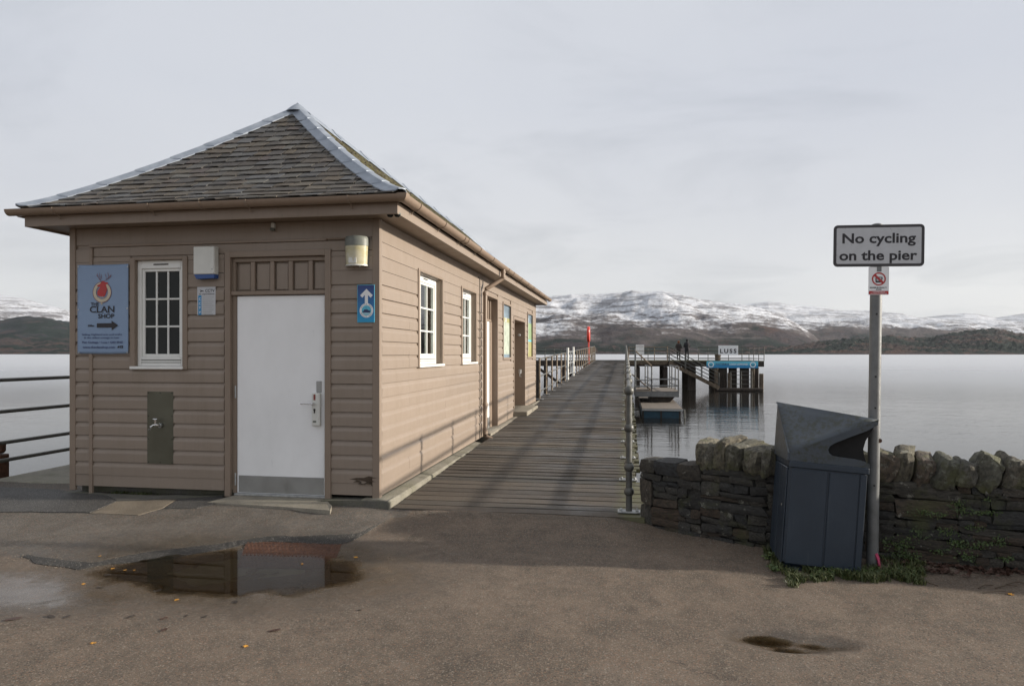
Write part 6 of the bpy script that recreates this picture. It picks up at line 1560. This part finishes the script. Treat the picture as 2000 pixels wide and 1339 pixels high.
for i, (px, py, L_) in enumerate(((1950, 1158, .20), (1965, 1147, .17), (1984, 1140, .15), (1812, 1140, .12), (1925, 1146, .14))):
    x, y = onZ(px, py, -.088); a = random.uniform(-.6, .6); z = H(x, y) + .006; mb = MB()
    pts = [(x - math.cos(a) * L_ / 2, y - math.sin(a) * L_ / 2, z), (x + random.uniform(-.01, .01), y + .01, z + .012), (x + math.cos(a) * L_ / 2, y + math.sin(a) * L_ / 2, z + .004)]; mb.tube(pts, .0035, 5)
    tag(mb.build('twig', 'twig'), ['curved brown twig lying nearest the right edge of the picture', 'brown twig above the curved one at the right', 'thin twig close under the wall at the far right', 'short twig at the right end of the grass by the pole', 'small twig between the grass and the right edge'][i], 'twig', 'twigs on the ground by the wall')

# ------------------------------------------------------------------ grass, weeds and creeper
def blades(name, spots, label, mat='grass'):
    vs = []; fs = []; tn = []
    for (x, y, z, h, n, r) in spots:
        for _ in range(n):
            a = random.uniform(0, 6.28); q = math.sqrt(random.random()) * r; bx_, by_ = x + math.cos(a) * q, y + math.sin(a) * q; hh = h * random.uniform(.4, 1.1); la = random.uniform(0, 6.28); ln = hh * random.uniform(.2, 1.0); w_ = random.uniform(.0018, .0035)
            dx, dy = math.cos(la), math.sin(la); k = len(vs); t_ = random.random()
            vs += [(bx_ - dy * w_, by_ + dx * w_, z), (bx_ + dy * w_, by_ - dx * w_, z), (bx_ + dx * ln * .4 - dy * w_, by_ + dy * ln * .4 + dx * w_, z + hh * .65), (bx_ + dx * ln * .4 + dy * w_, by_ + dy * ln * .4 - dx * w_, z + hh * .65), (bx_ + dx * ln, by_ + dy * ln, z + hh * .9)]
            fs += [(k, k + 1, k + 3, k + 2), (k + 2, k + 3, k + 4)]; tn += [t_] * 5
    me = mesh(name, vs, fs, mat); a = me.attributes.new('tint', 'FLOAT', 'POINT'); a.data.foreach_set('value', tn); o = link(name, me); tag(o, label, 'grass', kind='stuff'); return o
def leaves(name, spots, label, mat='ivy', size=.0075, cat='creeper'):
    vs = []; fs = []; tn = []
    for (p, sp, n, nrm) in spots:
        for _ in range(n):
            c = Vector(p) + Vector((random.gauss(0, sp[0]), random.gauss(0, sp[1]), random.gauss(0, sp[2]))); s_ = size * random.uniform(.5, 1.4)
            d = (Vector(nrm) + Vector((random.uniform(-.8, .8), random.uniform(-.5, .5), random.uniform(-.5, .9)))).normalized(); a = d.orthogonal().normalized(); a = Matrix.Rotation(random.uniform(0, 6.28), 3, d) @ a; b = d.cross(a)
            k = len(vs); vs += [c - a * s_, c - b * s_ * .6 + d * s_ * .15, c + a * s_ * .9, c + b * s_ * .6 + d * s_ * .15]; fs.append((k, k + 1, k + 2, k + 3)); tn += [random.random()] * 4
    me = mesh(name, vs, fs, mat); a = me.attributes.new('tint', 'FLOAT', 'POINT'); a.data.foreach_set('value', tn); o = link(name, me); tag(o, label, cat, kind='stuff'); return o
random.seed(90); sp = []
for _ in range(90):
    px = random.uniform(1500, 1800); base = 1112 + (px - 1500) * .10; 
    if px < 1545: py = random.uniform(1075, 1120)
    else: py = random.gauss(1124, 8)
    if py > 1152 or (px > 1600 and px < 1690 and py < 1116): continue
    x, y = onZ(px, py, -.09); sp.append((x, y, H(x, y) - .004, .06, 60, .04))
for _ in range(40):
    px = random.uniform(1715, 1800); py = random.gauss(1110, 16) ; x, y = onZ(px, py, -.09); y = min(y, wallY(x) - .03); sp.append((x, y, H(x, y) - .004, .055, 22, .04))
blades('grass', sp, 'patch of short green grass round the bin and the pole')
sp = []
for _ in range(26):
    x = random.uniform(fx(215), fx(285)); sp.append((x, YF + random.uniform(-.02, .07), -.02, .05, 14, .03))
for _ in range(12):
    x = random.uniform(fx(285), fx(330)); sp.append((x, YF + random.uniform(0, .07), -.02, .03, 10, .03))
blades('grass', sp, 'thin grass growing in the gap under the hut front')
sp = []
for px, py, n, s1, s2 in ((1840, 1075, 90, .04, .015), (1905, 1030, 70, .04, .012), (1960, 1090, 60, .03, .012), (1870, 985, 60, .03, .02), (1885, 998, 80, .05, .015), (1910, 1002, 60, .07, .008), (1940, 1000, 50, .06, .008), (1800, 1000, 60, .04, .01), (1835, 1005, 60, .05, .01), (1790, 1040, 90, .03, .03), (1815, 1048, 60, .04, .012), (1850, 1040, 110, .035, .02), (1870, 1060, 150, .04, .025), (1885, 1085, 130, .035, .02), (1765, 1060, 120, .04, .03), (1780, 1085, 110, .05, .015), (1755, 1075, 90, .03, .03), (1925, 1060, 60, .05, .012), (1948, 1055, 60, .03, .02), (1740, 1090, 90, .04, .02), (1925, 974, 20, .01, .01), (1730, 1060, 60, .02, .03), (1900, 1068, 60, .05, .015)):
    a, b = ray(px); 
    for _ in range(4):  # meet the wall face
        pass
    best = min(((abs((wp(s_ / 50)[0].x) * b - a * wp(s_ / 50)[0].y), s_ / 50) for s_ in range(20, 280)), key=lambda t: t[0])[1]
    p, ang = wp(best, .045, 0); d = p.x * -SN + p.y * CS; z = EYE - (py - HOR) / F * d; p.z = z; sp.append((p, (s1, .012, s2), n, (0, -1, .25)))
leaves('ivy', sp, 'small-leaved green creeper in the joints of the wall right of the pole')
sp = []
for _ in range(26):
    px = random.uniform(1590, 1790); py = random.gauss(1124, 6); x, y = onZ(px, py, -.09); sp.append(((x, y, -.068), (.03, .02, .012), 11, (0, -.3, 1)))
for _ in range(5):
    px = random.uniform(1497, 1520); py = random.uniform(1075, 1120); x, y = onZ(px, py, -.09); sp.append(((x, y, -.07), (.02, .02, .015), 16, (0, -.3, 1)))
leaves('weeds', sp, 'low broad-leaved weeds at the foot of the bin', size=.012, cat='weeds')
sp = []
for _ in range(60):
    px = random.uniform(1720, 1990); py = random.gauss(1108, 8); x, y = onZ(px, py, -.09); sp.append(((x, min(y, wallY(x) - .05), -.082), (.03, .03, .004), 10, (0, -.1, 1)))
leaves('leaf_litter', sp, 'brown dead leaves and litter between the pole and the wall', 'leaf_red', .02, 'leaf litter')

random.seed(404); vs = []; fs = []
def pebble(x, y, z, r):
    k = len(vs); q = [random.uniform(.6, 1.2) * r for _ in range(6)]
    vs.extend([(x + q[0], y, z + r * .3), (x, y + q[1], z + r * .3), (x - q[2], y, z + r * .3), (x, y - q[3], z + r * .3), (x, y, z + q[4] * .9), (x, y, z - r * .4)])
    fs.extend([(k, k + 1, k + 4), (k + 1, k + 2, k + 4), (k + 2, k + 3, k + 4), (k + 3, k, k + 4), (k + 1, k, k + 5), (k + 2, k + 1, k + 5), (k + 3, k + 2, k + 5), (k, k + 3, k + 5)])
for _ in range(9000):
    t_ = random.random()
    if t_ < .30: x = random.uniform(-2.0, .15); y = 6.33 - abs(random.gauss(0, .10))
    elif t_ < .45: px = random.uniform(20, 760); py = float(np.interp(px, [a for a, b in seam_px], [b for a, b in seam_px])); x, y = onZ(px, py, -.09); y += random.gauss(-.02, .05)
    elif t_ < .62: x = random.uniform(.2, 3.4); y = wallY(x) - .05 - abs(random.gauss(0, .16))
    else: x = random.uniform(-4.6, 3.2); y = random.uniform(2.5, 6.2)
    z = H(x, y); pebble(x, y, z, random.choice((.0015, .002, .002, .003, .0045, .007 if t_ < .62 else .003)))
me = mesh('grit', vs, fs, 'grit'); tag(link('grit', me), 'loose grit and small stones lying on the tarmac', 'grit', kind='stuff')

# ------------------------------------------------------------------ air
HAZE = 2.0e-5
if HAZE:
    zt_ = 1400
    me = MB().box(-12500, 12500, -2500, 12500, -25, zt_); o = me.build('haze', 'void'); o.data.materials.clear()
    hm = bpy.data.materials.new('haze'); hm.use_nodes = True; t = hm.node_tree; t.nodes.clear(); oo = t.nodes.new('ShaderNodeOutputMaterial'); pv_ = t.nodes.new('ShaderNodeVolumePrincipled')
    pv_.inputs['Density'].default_value = HAZE; pv_.inputs['Color'].default_value = (.80, .86, .95, 1); pv_.inputs['Anisotropy'].default_value = .3; t.links.new(pv_.outputs[0], oo.inputs['Volume']); o.data.materials.append(hm); o['kind'] = 'stuff'; o['label'] = 'thin winter haze over the loch'
